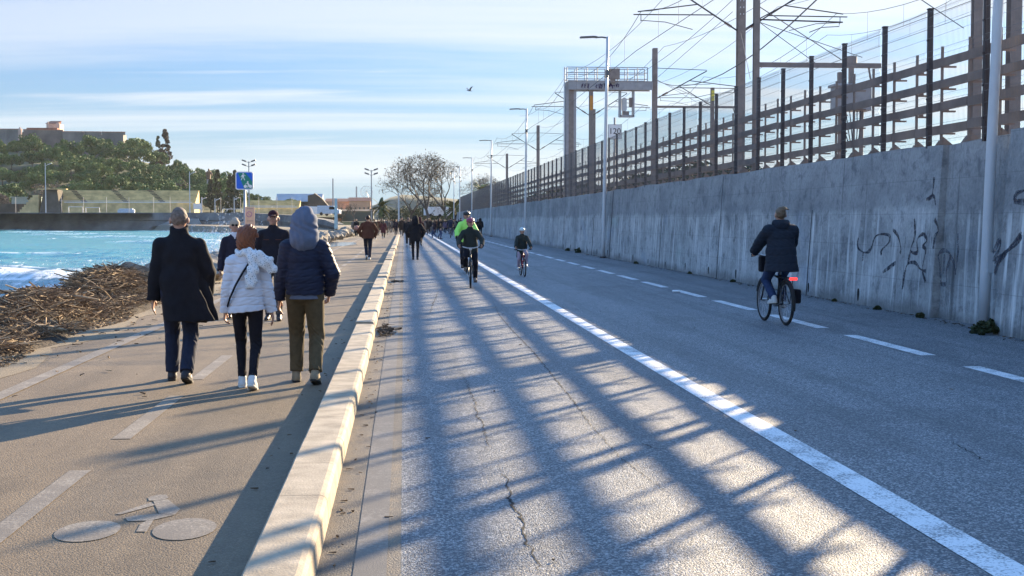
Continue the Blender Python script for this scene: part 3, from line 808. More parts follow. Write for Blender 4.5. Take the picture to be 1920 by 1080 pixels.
# ------------------------------------------------------------------ overhead wires
def wire_line(X0, zm, zc_, ys_, label, contact=True, stag=.2):
    root = empty('overhead_line', (X0, ys_[0], zc_), 0, label, 'overhead wire', 'overhead wires above the tracks')
    def rel(p): return (p[0] - X0, p[1] - ys_[0], p[2] - zc_)
    b = MB(); pts = []; dr = []
    for a, e in zip(ys_, ys_[1:]):
        for k in range(13):
            tt = k / 12; y = a + (e - a) * tt; z = zm - 4 * .95 * tt * (1 - tt); pts.append(rel((X0, y, z)))
            if contact and 0 < k < 12 and k % 2 == 0: dr.append((y, z))
    b.tube(pts, .012, 4, False); b.build('messenger_wire', m_.cable, root)
    if contact:
        b = MB(); b.tube([rel((X0 + stag * (-1) ** i, y, zc_)) for i, y in enumerate(ys_)], .012, 4, False); b.build('contact_wire', m_.cable, root)
        for y, z in dr: MB().tube([rel((X0, y, z)), rel((X0, y, zc_))], .006, 3, False).build('dropper', m_.cable, root)
sp1 = [-20, 10, 34, 58, 84, 106, 148, 193, 240]
wire_line(10.0, 10.4, 8.75, sp1, 'overhead wire pair of the track nearest the fence')
wire_line(18.4, 10.4, 8.75, sp1, 'overhead wire pair of the middle track')
wire_line(23.3, 11.8, 10.1, [-10, 24, 50, 75, 120, 160, 220], 'overhead wire pair of the farthest track')
wire_line(14.6, 11.6, 9, [-20, 34, 58, 106, 148, 193, 240], 'single sagging feeder wire carried by the central masts', False)
wire_line(12.6, 12.9, 9, [-20, 34, 58.5, 106, 150], 'upper feeder wire sagging past the large mast', False)
wire_line(15.9, 12.2, 9, [-20, 40, 84, 130, 193], 'feeder wire ending at the gantry side mast', False)
wire_line(20.5, 13.3, 9, [-20, 41, 75, 121, 193], 'high feeder wire on the right hand masts', False)
def stay(p, q, label, sag=0, r=.011):
    b = MB(); p, q = Vector(p), Vector(q); o = [p.lerp(q, k / 10) - Vector((0, 0, 4 * sag * (k / 10) * (1 - k / 10))) for k in range(11)]
    c = o[0].copy(); b.tube([x - c for x in o], r, 4, False); ob = b.build('stay_cable', m_.cable); ob.location = c; tag(ob, label, 'cable')
def P3(px, py, D): x, y = G(px, D); return (x, y, ZP(py, D))
stay(P3(1385, 62, 59), P3(1404, 150, 38.8), 'stay cable slanting between the large mast and the next mast')
stay(P3(1420, 45, 38.8), P3(1530, 124, 38.8), 'stay cable going down right from the tall mast to its portal arm')
stay(P3(1420, 45, 38.8), P3(1612, 110, 38.8), 'long stay cable going right from the tall mast above the portal arm')
stay(P3(1228, 150, 85), P3(1335, 210, 84), 'stay cable sloping right from the gantry end mast')
stay(P3(1228, 150, 85), P3(1370, 26, 59), 'cable rising from the gantry end mast to the large mast')
stay(P3(1228, 152, 85), P3(1530, 0, 40), 'thick sagging feeder cable rising right from the gantry end mast', 1.2, .02)
stay(P3(1715, 0, 30), P3(1800, 56, 34), 'dark stay cable with insulator ending at the fence post top')
# ================================================================== VEGETATION helpers
def foliage(name, cols, tr=.25):
    m, t, b = newmat(name)
    at = t.nodes.new('ShaderNodeAttribute'); at.attribute_name = 'tone'
    oi = t.nodes.new('ShaderNodeObjectInfo')
    f = mathn(t, 'ADD', mathn(t, 'MULTIPLY', at.outputs['Fac'], .55), mathn(t, 'MULTIPLY', oi.outputs['Random'], .5))
    L(t, ramp(t, f, [(0, cols[0]), (.5, cols[1]), (1, cols[2])]), b.inputs['Base Color'])
    b.inputs['Roughness'].default_value = .7; b.inputs['Specular IOR Level'].default_value = .2
    return m
m_.pine = foliage('pine_foliage', [(.035, .075, .022), (.09, .155, .042), (.21, .26, .075)])
m_.dark = foliage('cypress_foliage', [(.018, .030, .013), (.038, .055, .022), (.08, .08, .03)])
m_.redd = foliage('dark_red_foliage', [(.02, .02, .012), (.05, .028, .02), (.10, .045, .03)])
m_.dry = foliage('bare_twig_mass', [(.08, .06, .05), (.14, .105, .085), (.20, .16, .12)])
m_.leafb = foliage('brown_leaf', [(.09, .062, .04), (.15, .105, .06), (.22, .165, .085)])
m_.bark = pm('bark', (.085, .065, .05), .9, .3, 6)
m_.barkp = pm('pale_bark', (.095, .078, .064), .9, .35, 4)
m_.palm = foliage('palm_leaf', [(.04, .06, .02), (.10, .12, .03), (.20, .20, .06)])
def leaf_quads(rng, centers, radii, per, size, tones=None):
    V = []; T = []
    for i, (c, r) in enumerate(zip(centers, radii)):
        n = per
        d = rng.normal(size=(n, 3)); d /= np.linalg.norm(d, axis=1)[:, None]
        p = c + d * (r * rng.uniform(.55, 1.05, (n, 1)) ** .6) * np.array([1, 1, .8])
        a = rng.normal(size=(n, 3)); a = a * .8 + 0; a /= np.linalg.norm(a, axis=1)[:, None]
        bq = np.cross(a, d + rng.normal(size=(n, 3)) * .5); bq /= np.linalg.norm(bq, axis=1)[:, None] + 1e-9
        s = size * rng.uniform(.6, 1.3, (n, 1))
        q = np.stack([p - a * s - bq * s * .5, p + a * s - bq * s * .5, p + a * s + bq * s * .5, p - a * s + bq * s * .5], 1)
        V.append(q.reshape(-1, 3))
        tt = rng.uniform(.2, .8) + rng.normal(size=n) * .12
        T.append(np.repeat(np.clip(tt, 0, 1), 4))
    V = np.concatenate(V); T = np.concatenate(T)
    return V, np.arange(len(V)).reshape(-1, 4), T
def crown(name, seed, rx, ry, rz, zc, nclump, per, size, mat, parent, shape='dome', inner=True):
    rng = np.random.default_rng(seed); C = []; RR = []
    while len(C) < nclump:
        d = rng.normal(size=3); d /= np.linalg.norm(d)
        if shape == 'dome' and d[2] < -.45: continue
        k = rng.uniform(.62, 1.0)
        if shape == 'cone':
            h = rng.uniform(0, 1) ** .8; a = rng.uniform(0, 6.283); rr = (1 - h) ** .75 * rng.uniform(.5, 1) + .06
            C.append(np.array([rx * rr * math.cos(a), ry * rr * math.sin(a), rz * 2 * h])); RR.append(min(rx, ry) * rng.uniform(.30, .5) * (1.05 - h * .6)); continue
        C.append(d * k * np.array([rx, ry, rz]) * rng.uniform(.8, 1.1)); RR.append(min(rx, rz) * rng.uniform(.24, .46))
    C = np.array(C) + np.array([0, 0, zc])
    V, F, T = leaf_quads(rng, C, RR, per, size)
    o = npmesh(name, V, F, mat, parent, False)
    a = o.data.attributes.new('tone', 'FLOAT', 'POINT'); a.data.foreach_set('value', T.astype(np.float32))
    return o
def trunk(parent, h, r, lean=(0, 0), limbs=4, spread=2., seed=0, mat=None):
    rr = random.Random(seed); b = MB(); top = Vector((lean[0], lean[1], h))
    b.tube([(0, 0, -.3), (lean[0] * .3, lean[1] * .3, h * .45), top], [r, r * .75, r * .5], 7)
    for k in range(limbs):
        a = 2 * math.pi * k / limbs + rr.uniform(-.4, .4); s = top * rr.uniform(.55, .95)
        e = s + Vector((math.cos(a) * spread, math.sin(a) * spread, rr.uniform(.8, 1.6) * spread * .8))
        b.tube([s, s.lerp(e, .5) + Vector((0, 0, -.1 * spread)), e], [r * .4, r * .28, r * .1], 5)
    return b.build('trunk', mat or m_.bark, parent, True)

# ------------------------------------------------------------------ hill
def ridge(px):
    pts = [(-260, 268), (0, 284), (120, 290), (235, 296), (270, 300), (330, 338), (400, 352), (455, 368), (510, 388), (560, 402), (620, 409)]
    for (a, ya), (b_, yb) in zip(pts, pts[1:]):
        if px <= b_: return ya + (yb - ya) * max(0, px - a) / (b_ - a)
    return pts[-1][1]
def hillz(x, y):
    px = VPX + x / y * FPX; zr = max(2.2, ZP(ridge(px), 620))
    base = 3.3
    t = smooth(432, 628, y)
    return base + (zr - base) * t + .8 * math.sin(x * .09 + y * .05) * t * (1 - t) * 4 - 1.0 * smooth(430, 400, y)
b = MB(); xs = np.linspace(-330, -20, 78); ys = np.linspace(405, 800, 60)
for y in ys:
    for x in xs: b.v.append((x, y, hillz(x, min(y, 640)) - max(0, y - 700) * .1))
nx_ = len(xs)
for i in range(len(ys) - 1):
    for j in range(nx_ - 1): b.f.append((i * nx_ + j, i * nx_ + j + 1, (i + 1) * nx_ + j + 1, (i + 1) * nx_ + j))
m_.hill = pm('hill_scrub', (.05, .065, .025), .95, .5, .12, bmp=.6, bscale=.5, bdist=.5, col2=(.085, .08, .04))
tag(b.build('hill', m_.hill, None, True), kind='structure')
HG = 'trees covering the slope below the fort'
protos = []
for k in range(5):
    t_ = empty('umbrella_pine', (0, 0, 0)); crown('crown', 50 + k, 4.3 + k % 3 * .6, 4.3, 2.9 + .4 * (k % 2), 3.9 + .3 * k, 44, 64, .27, m_.pine, t_)
    trunk(t_, 3.6, .22, (.2, .1), 4, 1.8, k); protos.append(t_)
used = [False] * 5
def put_tree(x, y, s, k, label, group=None, sz=1):
    if not used[k]: o = protos[k]; used[k] = True
    else: o = copy_tree(protos[k])
    o.location = (x, y, hillz(x, y) - .3); o.scale = (s, s, s * sz); o.rotation_euler = (0, 0, rnd.uniform(0, 6.28))
    return tag(o, label, 'tree', group)
rnd = random.Random(11); cnt = 0
# rows from low to high: (row distance, tree size)
for D, px0, px1, stepx, s0 in ((448, -40, 560, 26, .95), (470, -40, 520, 27, 1.0), (495, -30, 515, 27, 1.05), (525, -40, 470, 30, 1.1), (555, -40, 430, 30, 1.1), (585, -40, 400, 34, 1.1), (612, 225, 420, 26, .95)):
    px = px0 + rnd.uniform(0, 20)
    while px < px1:
        s = s0 * rnd.uniform(.72, 1.18)
        if D == 448 and (75 < px < 112 or 130 < px < 470) and rnd.random() < .85: px += stepx; continue
        x, y = G(px + rnd.uniform(-5, 5), D + rnd.uniform(-8, 8))
        if px > 440: s *= .62
        if D > 570 and px < 240: s *= .75
        put_tree(x, y, s, rnd.randrange(5), 'rounded green pine in the wood covering the slope below the fort', HG, rnd.uniform(.85, 1.15)); cnt += 1
        px += stepx * rnd.uniform(.8, 1.25)
# special trees
def special(name, px, D, label, mk, group=None, z=None):
    x, y = G(px, D); o = empty(name, (x, y, (hillz(x, y) if z is None else z) - .2), rnd.uniform(0, 6), label, 'tree', group); mk(o); return o
def mk_cyp(h, r, mat, seed, per=110):
    def f(o):
        crown('crown', seed, r, r, h / 2, .6, 46, per, .30, mat, o, 'cone'); MB().tube([(0, 0, -.3), (0, 0, h * .5)], [.22, .1], 6).build('trunk', m_.bark, o)
    return f
special('dark_conifer', 312, 600, 'tall dark reddish conifer standing highest on the ridge', mk_cyp(19.5, 3.9, m_.redd, 5))
special('dark_conifer', 299, 604, 'thin sparse conifer just left of the tall reddish one', mk_cyp(15, 2., m_.dark, 6, 40))
special('cypress', 396, 455, 'first of the slim dark cypresses, right beside the statue', mk_cyp(10.5, 1.6, m_.dark, 7))
special('cypress', 409, 452, 'taller slim dark cypress between the statue and the blue sign', mk_cyp(13.5, 1.9, m_.dark, 8))
special('cypress', 432, 450, 'slim dark cypress left behind the blue sign', mk_cyp(12, 1.6, m_.dark, 9))
special('cypress', 442, 448, 'darkest cypress directly behind the edge of the blue sign', mk_cyp(13.5, 1.9, m_.dark, 10))
def mk_dry(rx, rz, seed):
    def f(o):
        crown('crown', seed, rx, rx, rz, rz + .6, 34, 60, .16, m_.dry, o); trunk(o, rz, .2, (0, 0), 5, rx * .6, seed, m_.barkp)
    return f
special('bare_tree', 88, 440, 'wide grey leafless tree behind the left lamp pole', mk_dry(5., 4.6, 21))
special('bare_tree', 131, 425, 'small pale leafless tree above the stone stand', mk_dry(2., 2.6, 22))
special('bare_tree', 5, 430, 'greyish leafless tree at the left picture edge', mk_dry(3., 3.0, 23))
special('bare_tree', 343, 500, 'brown grey leafless tree left of the statue', mk_dry(4.2, 3.8, 24))
special('round_bush', 61, 385, 'round dark bush by the stair end of the stone stand', lambda o: crown('crown', 31, 1.1, 1.1, .9, 4.4, 10, 40, .2, m_.dark, o), None, 3.3)

# ------------------------------------------------------------------ fort
m_.fort = pm('fort_stone', (.22, .198, .172), .95, .45, .12, col2=(.115, .106, .10), bmp=.5, bscale=2, bdist=.15)
m_.brick = pm('brick_coping', (.36, .17, .11), .9, .3, 1)
m_.pink = pm('pale_pink_render', (.62, .42, .33), .9, .15, 1)
m_.roof = pm('red_roof_tile', (.30, .13, .085), .9, .3, 2)
x0, y0 = G(110, 640)
fort = empty('fort', (x0, y0, 30), 0, 'old grey stone fort with angled bastion walls on top of the hill', 'fort')
def fp(px, D, z): x, y = G(px, D); return Vector((x - x0, y - y0, z - 30))
plan = [(-110, 655), (40, 604), (46, 640), (122, 646), (121, 612), (234, 592), (240, 690), (100, 760), (-110, 760)]
tops = [88, 90, 93, 97, 108, 112, 114, 100, 90]
plan_top = [(p + (1.5 if i in (5,) else 0) * -1, d) for i, (p, d) in enumerate(plan)]
ztop = [ZP(220 + q / 4, d) for (p, d), q in zip(plan, tops)]; ztop = [z - 1.4 for z in ztop]
b = MB(); n = len(plan)
for lvl, (off, zf) in enumerate(((0, lambda i: 18), (0, lambda i: ztop[i] - 8), (.0, lambda i: ztop[i] - 8), (0, lambda i: ztop[i]))):
    for i, (p, d) in enumerate(plan):
        k = (1.4, .7, .45, 0)[lvl]
        cx = sum(q[0] for q in plan) / n
        q = fp(p, d, zf(i)); dirv = Vector((q.x - 0, q.y - 60, 0)).normalized(); b.v.append(tuple(q + dirv * k))
for l in range(3):
    for i in range(n): j = (i + 1) % n; b.f.append((l * n + i, l * n + j, (l + 1) * n + j, (l + 1) * n + i))
b.f.append(tuple(3 * n + i for i in range(n)))
b.build('wall', m_.fort, fort)
# parapets with embrasure gaps
b = MB(); b2 = MB()
def para(pa, da, pb, db, t0, t1, h=1.1, th=1.2):
    ia = [i for i, q in enumerate(plan) if q == (pa, da)][0]; ib = [i for i, q in enumerate(plan) if q == (pb, db)][0]
    A = fp(pa, da, ztop[ia]); B = fp(pb, db, ztop[ib]); p = A.lerp(B, t0); q = A.lerp(B, t1)
    nrm = Vector((-(q - p).y, (q - p).x, 0)).normalized() * th
    b.prism([p - nrm * .05, q - nrm * .05, q - nrm * .05 + Vector((0, 0, h)), p - nrm * .05 + Vector((0, 0, h))], nrm)
    b2.prism([p + Vector((0, 0, h)) - nrm * .1, q + Vector((0, 0, h)) - nrm * .1, q + Vector((0, 0, h + .35)) - nrm * .1, p + Vector((0, 0, h + .35)) - nrm * .1], nrm * 1.2)
para(-110, 655, 40, 604, 0, 1); para(40, 604, 46, 640, .06, .94); para(46, 640, 122, 646, .02, 1)
para(121, 612, 234, 592, .0, .335); para(121, 612, 234, 592, .37, .62); para(121, 612, 234, 592, .66, 1.0); para(234, 592, 240, 690, .02, .4)
b.build('parapet', m_.fort, fort); b2.build('coping', m_.brick, fort)
q = fp(41.5, 602, 0); b = MB(); zq = ztop[1] - 30
b.tube([(q.x, q.y, zq - 6), (q.x, q.y, zq - 3.5), (q.x, q.y, zq + .8), (q.x, q.y, zq + 2.2)], [.2, .8, .8, .1], 8); b.build('watch_turret', m_.pink, fort)
q0 = fp(91, 655, ZP(245, 655)); q1 = fp(115, 655, ZP(237, 655))
b = MB(); b.box(((q0.x + q1.x) / 2, q0.y + 4, (q0.z + q1.z) / 2 - .5), (q1.x - q0.x, 8, q1.z - q0.z + 3)); b.build('chapel', m_.pink, fort)
ro = MB(); zt = q1.z + 1.
ro.prism([(q0.x - .5, q0.y - .4, zt), (q0.x + 1, q0.y + 4, zt + 1.6), (q0.x - .5, q0.y + 8.4, zt)], (q1.x - q0.x - 1, 0, 0)); ro.build('roof', m_.roof, fort)
qq = fp(112, 653, ZP(237, 653)); b = MB(); n = 12
b.prism([(qq.x - .9, qq.y, qq.z - 1)] + [(qq.x - .9 * math.cos(math.pi * k / n), qq.y, qq.z + .7 + .8 * math.sin(math.pi * k / n)) for k in range(n + 1)] + [(qq.x + .9, qq.y, qq.z - 1)], (0, .8, 0)); b.build('bell_gable', m_.pink, fort)
qq = fp(94, 653, ZP(238, 653)); MB().tube([(qq.x, qq.y, qq.z - 2), (qq.x, qq.y, qq.z + 2.2)], .35, 8).build('chimney', m_.pink, fort)
b = MB(); qq = fp(85, 650, ZP(244, 650)); b.box((qq.x, qq.y, qq.z), (14, 5, 1.4)); b.build('roof', m_.roof, fort)
qq = fp(176, 601, ZP(265, 601)); b = MB(); b.box((qq.x, qq.y - .9, qq.z), (4.6, .5, 2.6)); b.build('casemate_opening', m_.crack, fort)

# ------------------------------------------------------------------ statue on the slope
x, y = G(393, 500); zb = ZP(338, 500)
st = empty('statue', (x, y, zb), 0, 'brown bronze statue of a standing figure on a pale pedestal above the cypresses', 'statue')
m_.bronze = pm('bronze', (.17, .10, .07), .55, .3, 2, metal=.3)
b = MB(); b.tube([(0, 0, .2), (0, 0, 1.8), (.05, 0, 3.2)], [.75, .8, .85], 8); b.tube([(-.6, 0, 2.9), (.6, 0, 2.9)], .35, 8); b.tube([(.05, 0, 3.1), (.05, 0, 3.4)], .25, 8)
b.ball((.05, -.05, 3.7), (.38, .4, .48)); b.tube([(-.7, 0, 2.9), (-.95, -.1, 2.1), (-.7, -.3, 1.6)], [.28, .22, .17], 7); b.tube([(.7, 0, 2.9), (1.1, -.3, 2.3), (1.3, -.5, 1.6)], [.28, .22, .17], 7)
b.tube([(1.3, -.5, .2), (1.32, -.5, 2.2)], .07, 5)
o = b.build('figure', m_.bronze, st, True); md = o.modifiers.new('r', 'REMESH'); md.mode = 'VOXEL'; md.voxel_size = .09
b = MB(); b.tube([(0, 0, -6), (0, 0, -4.8), (0, 0, -.3), (0, 0, .25)], [1.5, 1.1, .9, 1.05], 4); b.build('pedestal', pm('grey_stone', (.34, .33, .32), .9), st)
b = MB(); b.prism([(-4.2, -.8, -9.5), (4.2, -.8, -9.5), (2.2, -.8, -5.6), (-2.0, -.8, -5.6)], (0, 4, 0)); b.build('stone_base', m_.fort, st)
# thin obelisk-like mast on the ridge
x, y = G(286, 612); o = MB().tube([(0, 0, -2), (0, 0, 5.2)], [.35, .25], 6).build('stone_pillar', m_.fort); o.location = (x, y, ZP(292, 612)); tag(o, 'thin pillar standing alone on the ridge left of the conifers', 'pillar')

# ------------------------------------------------------------------ quay across the bay
m_.quay = pm('dark_quay_stone', (.17, .165, .155), .95, .4, .25, col2=(.085, .085, .085), bmp=.6, bscale=1.5, bdist=.2)
m_.quayp = pm('pale_quay_patch', (.26, .27, .27), .95, .3, .4)
qp = [(-260, 350, 3.4), (200, 343, 3.4), (300, 343, 3.4), (470, 338, 3.3), (560, 290, 2.5), (610, 245, 1.6), (630, 215, .9)]
x0, y0 = G(200, 343)
b = MB()
for px, D, zt in qp:
    x, y = G(px, D); x -= x0; y -= y0
    b.v += [(x + .8, y - 3.2, -1.8), (x + .4, y - 1.8, zt * .12), (x, y - 1.2, zt * .42), (x, y - 1.4, zt * .45), (x, y, zt), (x + 1, y + 9, zt)]
for i in range(len(qp) - 1):
    for j in range(5): b.f.append((i * 6 + j, (i + 1) * 6 + j, (i + 1) * 6 + j + 1, i * 6 + j + 1))
o = b.build('quay_wall', m_.quay); o.location = (x0, y0, 0); tag(o, 'long dark stone quay wall across the turquoise bay', 'quay')
b = MB()
for px0, px1, za, zb_ in ((298, 372, .2, 1.9), (392, 450, .5, 1.6)):
    p = G(px0, 338.6); q = G(px1, 338); b.prism([(p[0] - x0 + 4, p[1] - y0 - .6, zb_), (p[0] - x0, p[1] - y0 - .9, za), (q[0] - x0 + 1, q[1] - y0 - .9, za), (q[0] - x0, q[1] - y0 - .6, zb_)], (0, 1.5, 0))
b.build('pale_patch', m_.quayp, o)

# ------------------------------------------------------------------ stone stands of the sports ground
m_.stand = pm('ochre_stone', (.66, .50, .24), .95, .35, .5, col2=(.44, .33, .16), bmp=.4, bscale=2, bdist=.1)
m_.standd = pm('dark_stone', (.10, .085, .065), .95, .3, .6)
def stand(px0, px1, D, ptop, pbot, label, steps=9, stairs=()):
    x0, y0 = G(px0, D); x1, _ = G(px1, D); W = x1 - x0; z0 = 3.1; zt = ZP(ptop, D + 9)
    root = empty('stone_stand', (x0, y0, z0), 0, label, 'stand'); H = zt - z0
    b = MB(); prof = [(0, 0)]
    low = H * .45
    prof += [(.2, low * .98), (2.2, low)]
    for k in range(steps):
        prof += [(2.2 + k * .8, low + (H - low) * (k + 1) / steps), (3.0 + k * .8, low + (H - low) * (k + 1) / steps)]
    prof += [(3 + steps * .8, 0)]
    n = len(prof)
    b.prism([(0, y, z) for y, z in prof], (W, 0, 0)); b.build('terrace', m_.stand, root)
    b = MB()
    b.box((W / 2 + 1, -.25, low + .25), (W - 3, .10, .18)); b.box((W / 2, -.25, low + .6), (W - 2, .10, .08)); b.build('rail_band', m_.white, root)
    b = MB()
    for s in stairs:
        xs_ = (s - px0) / (px1 - px0) * W
        for k in range(steps): b.box((xs_ - k * .55, 2.4 + k * .8, low + (H - low) * (k + 1) / steps + .05), (1.4, .5, .22))
    if stairs: b.build('stair_flight', m_.standd, root)
    return root
stand(104, 362, 368, 357, 397, 'long ochre stone stand with dark stairways across the bay', 9, (155, 232, 300))
stand(452, 560, 372, 376, 397, 'smaller ochre stand seen between the blue sign and the hooded man', 6)
x, y = G(72, 365)
rt = empty('stand_end_block', (x, y, 3.1), 0, 'dark sloping end block of the stone stand with a pale ridge', 'stand'); W = (114 - 72) / FPX * 365
b = MB(); hh = ZP(355, 365) - 3.1; b.prism([(.3, 0, 0), (W, 0, 0), (W - 1.6, 3, hh), (1.0, 3, hh)], (0, 6, 0)); b.build('block', m_.standd, rt)
b = MB(); b.box((W * .55, 3, hh + .1), (W + 1.5, 2, .2)); b.build('ridge_slab', m_.stand, rt)
x, y = G(34, 366); b = MB(); hh = ZP(366, 366) - 3.1
for k in range(8): b.box((2.9 + 1.2 * 0 - (7 - k) * .0 + k * .28, 1, hh * (k + .5) / 8), (5.4 - k * .56, 3, hh / 8))
o = b.build('stone_stair', m_.stand); o.location = (x, y, 3.1); tag(o, 'lit ochre stone stair at the left end of the stands', 'stair')
x, y = G(20, 372); o = MB().box((0, 0, 1.4), (13, 1, 2.8)).build('low_wall', m_.standd); o.location = (x, y, 3.1); tag(o, 'dark low wall at the left edge behind the quay', 'wall')
x, y = G(52, 400); o = MB().box((0, 0, 2.5), (7.5, 4, 5.)).box((0, 0, 5.1), (8.2, 4.6, .25)).build('green_shed', pm('pale_green_render', (.30, .36, .31), .9)); o.location = (x, y, 3.0); tag(o, 'pale green flat shed beneath the trees at left', 'shed')

# thin net poles of the sports ground
b = MB().tube([(0, 0, 0), (0, 0, 4.2)], .05, 5); base = b.build('net_pole', m_.galv); NPG = 'thin net poles behind the quay'
for i, px in enumerate([31, 117, 158, 201, 243, 289, 320, 380, 415, 452, 486, 520, 548]):
    o = base if i == 0 else base.copy()
    if i: COL.objects.link(o)
    x, y = G(px, 352); o.location = (x, y, 3.2); tag(o, 'thin grey net pole in the row along the quay edge', 'pole', NPG)
def goal(px0, px1, py, D, label):
    x, y = G(px0, D); W = (px1 - px0) / FPX * D; h = ZP(py, D) - 3.2
    o = MB().tube([(0, 0, 0), (0, 0, h)], .07, 5).tube([(W, 0, 0), (W, 0, h)], .07, 5).tube([(0, 0, h), (W, 0, h)], .07, 5).tube([(0, 0, h), (0, 1.5, 0)], .03, 4).tube([(W, 0, h), (W, 1.5, 0)], .03, 4).build('goal_frame', m_.white)
    o.location = (x, y, 3.2); tag(o, label, 'goal')
goal(130, 156, 388, 356, 'white goal frame in front of the long stand, left one'); goal(162, 187, 389, 356, 'white goal frame in front of the long stand, right one')
goal(418, 455, 392, 356, 'white goal frame left of the blue sign post')
x, y = G(238, 356); o = MB().box((0, 0, .5), (4.2, 1.2, 1.1)).box((0, -.1, 1.15), (3.4, 1., .35)).build('covered_bench', pm('pale_blue_cover', (.5, .6, .68), .6), bevel=.05); o.location = (x, y, 3.2); tag(o, 'pale blue covered bench on the quay left of the black coated man', 'shelter')
x, y = G(371, 360); o = MB().box((0, 0, 1.9), (2., .1, 1.6)).tube([(-.8, .05, 0), (-.8, .05, 1.2)], .05, 5).tube([(.8, .05, 0), (.8, .05, 1.2)], .05, 5).build('notice_board', m_.white); o.location = (x, y, 3.2); tag(o, 'white notice board across the bay right of the black coated man head', 'board')
# floodlights and slim lamps
def flood(px, D, pyt, pyb, label, heads=2, z=None):
    x, y = G(px, D); zb = ZP(pyb, D) if z is None else z; h = ZP(pyt, D) - zb
    r = empty('floodlight_mast', (x, y, zb), 0, label, 'floodlight'); MB().tube([(0, 0, -1), (0, 0, h)], [.16 * D / 300, .10 * D / 300], 7).build('pole', m_.galv, r)
    k = D / 300.
    for s in (-1, 1):
        for lv in range(heads):
            zz0 = h - lv * .9 * k
            b = MB(); b.tube([(0, 0, zz0 - .3 * k), (s * .7 * k, 0, zz0)], .05 * k, 5); b.box((s * 1.0 * k, -.1, zz0 + .12 * k), (.95 * k, .55 * k, .3 * k), Matrix.Rotation(-s * .35, 3, 'Y')); b.build('lamp_head', m_.lamphead, r)
    return r
flood(468, 345, 303, 398, 'floodlight mast with four heads rising behind the blue sign'); flood(697, 300, 319, 404, 'floodlight mast left of the big bare tree', 2)
def slim(px, D, pyt, pyb, label, dx=.9):
    x, y = G(px, D); zb = ZP(pyb, D); h = ZP(pyt, D) - zb
    r = empty('lamp_post', (x, y, zb), 0, label, 'lamp post'); MB().tube([(0, 0, -.5), (0, 0, h)], [.15, .09], 7).build('pole', m_.lamp, r)
    b = MB(); b.tube([(0, 0, h - .8), (dx, 0, h - .3)], .06, 5); b.box((dx * 1.3, 0, h - .22), (1.0, .35, .16), Matrix.Rotation(-.3, 3, 'Y')); b.build('lamp_head', m_.lamp, r); return r
slim(87.5, 350, 306, 397, 'tall pale lamp post in front of the left end of the stands'); slim(357, 350, 322, 397, 'pale lamp post right of the long stand, above the black coated man')
slim(404, 352, 372, 397, 'short lamp post below the cypresses', .6); slim(440, 352, 370, 397, 'short lamp post at the left of the blue sign', .6); slim(379, 356, 370, 397, 'short lamp post beside the white notice board', .6)
def thinpole(px, D, pyt, pyb, r, mat, label, name='thin_mast'):
    x, y = G(px, D); zb = ZP(pyb, D); o = MB().tube([(0, 0, -.3), (0, 0, ZP(pyt, D) - zb)], [r, r * .75], 7).build(name, mat); o.location = (x, y, zb); tag(o, label, 'pole')
thinpole(630.5, 150, 372, 424, .20, pm('pale_turquoise_paint', (.42, .55, .58), .5), 'pale turquoise pole standing on the rocks beyond the hooded man')
thinpole(625, 420, 335, 400, .22, m_.galv, 'tall very thin mast in the far background'); thinpole(748, 215, 362, 412, .13, m_.lamp, 'pale pole in front of the big bare tree'); thinpole(669, 800, 350, 385, .5, m_.galv, 'distant leaning crane jib')

# ------------------------------------------------------------------ town beyond the bay
m_.bgroof = pm('grey_sheet_roof', (.42, .43, .45), .6, .2, .3); m_.bgwall = pm('dark_house_wall', (.085, .07, .06), .9, .3, .2); m_.orange = pm('orange_render', (.62, .36, .22), .9, .2, .3)
def bhouse(px0, px1, D, pye, pyr, name, label, wall, roof, gable=None, win=0):
    x, y = G(px0, D); W = (px1 - px0) / FPX * D; h = ZP(pye, D) - 1; hr = ZP(pyr, D) - 1
    r = empty(name, (x, y, 1), 0, label, 'building'); MB().box((W / 2, 5, h / 2), (W, 10, h)).build('wall', wall, r)
    b = MB(); b.prism([(-.4, -.5, h), (-.4, 5, hr), (-.4, 10.5, h)], (W + .8, 0, 0)); b.build('roof', roof, r)
    for k in range(win):
        MB().box((W * (k + .5) / win, -.01, h * .55), (W / win * .35, .06, h * .28)).build('window', m_.bgwall, r)
    return r
bhouse(520, 602, 480, 378, 363, 'long_hall', 'long dark hall with a grey sheet metal roof beyond the bay', m_.bgwall, m_.bgroof, win=7)
x, y = G(590, 470); r = empty('gabled_house', (x, y, 1), 0, 'dark house with one long sloping gable right of the long hall', 'building')
h0, h1 = ZP(397, 470) - 1, ZP(364, 470) - 1; kk = 470 / FPX
b = MB(); b.prism([(-12 * kk, 0, 0), (32 * kk, 0, 0), (32 * kk, 0, h0), (14 * kk, 0, h1 * .8), (0, 0, h1), (-12 * kk, 0, h1 * .95)], (0, 9, 0)); b.build('wall', m_.bgwall, r)
b = MB(); b.prism([(0, -.4, h1 + .05), (14 * kk, -.4, h1 * .8 + .05), (33 * kk, -.4, h0 + .05), (33 * kk, -.4, h0 + .35), (14 * kk, -.4, h1 * .8 + .35), (0, -.4, h1 + .35)], (0, 9.8, 0)); b.build('roof', m_.bgwall, r)
bhouse(612, 662, 560, 378, 372, 'orange_house', 'orange rendered building in the background, left one', m_.orange, m_.roof, win=6); bhouse(655, 695, 545, 377, 370, 'orange_house', 'orange rendered building in the background, behind the floodlight mast', m_.orange, m_.roof, win=5)
bhouse(640, 700, 480, 396, 392, 'dark_kiosk', 'long dark green hoarding below the orange buildings', pm('dark_green_boards', (.05, .07, .06), .8), m_.bgwall)
x, y = G(688, 900); fw = empty('ferris_wheel', (x, y, ZP(372, 900)), 0, 'distant pale big wheel behind the rooftops', 'ferris wheel')
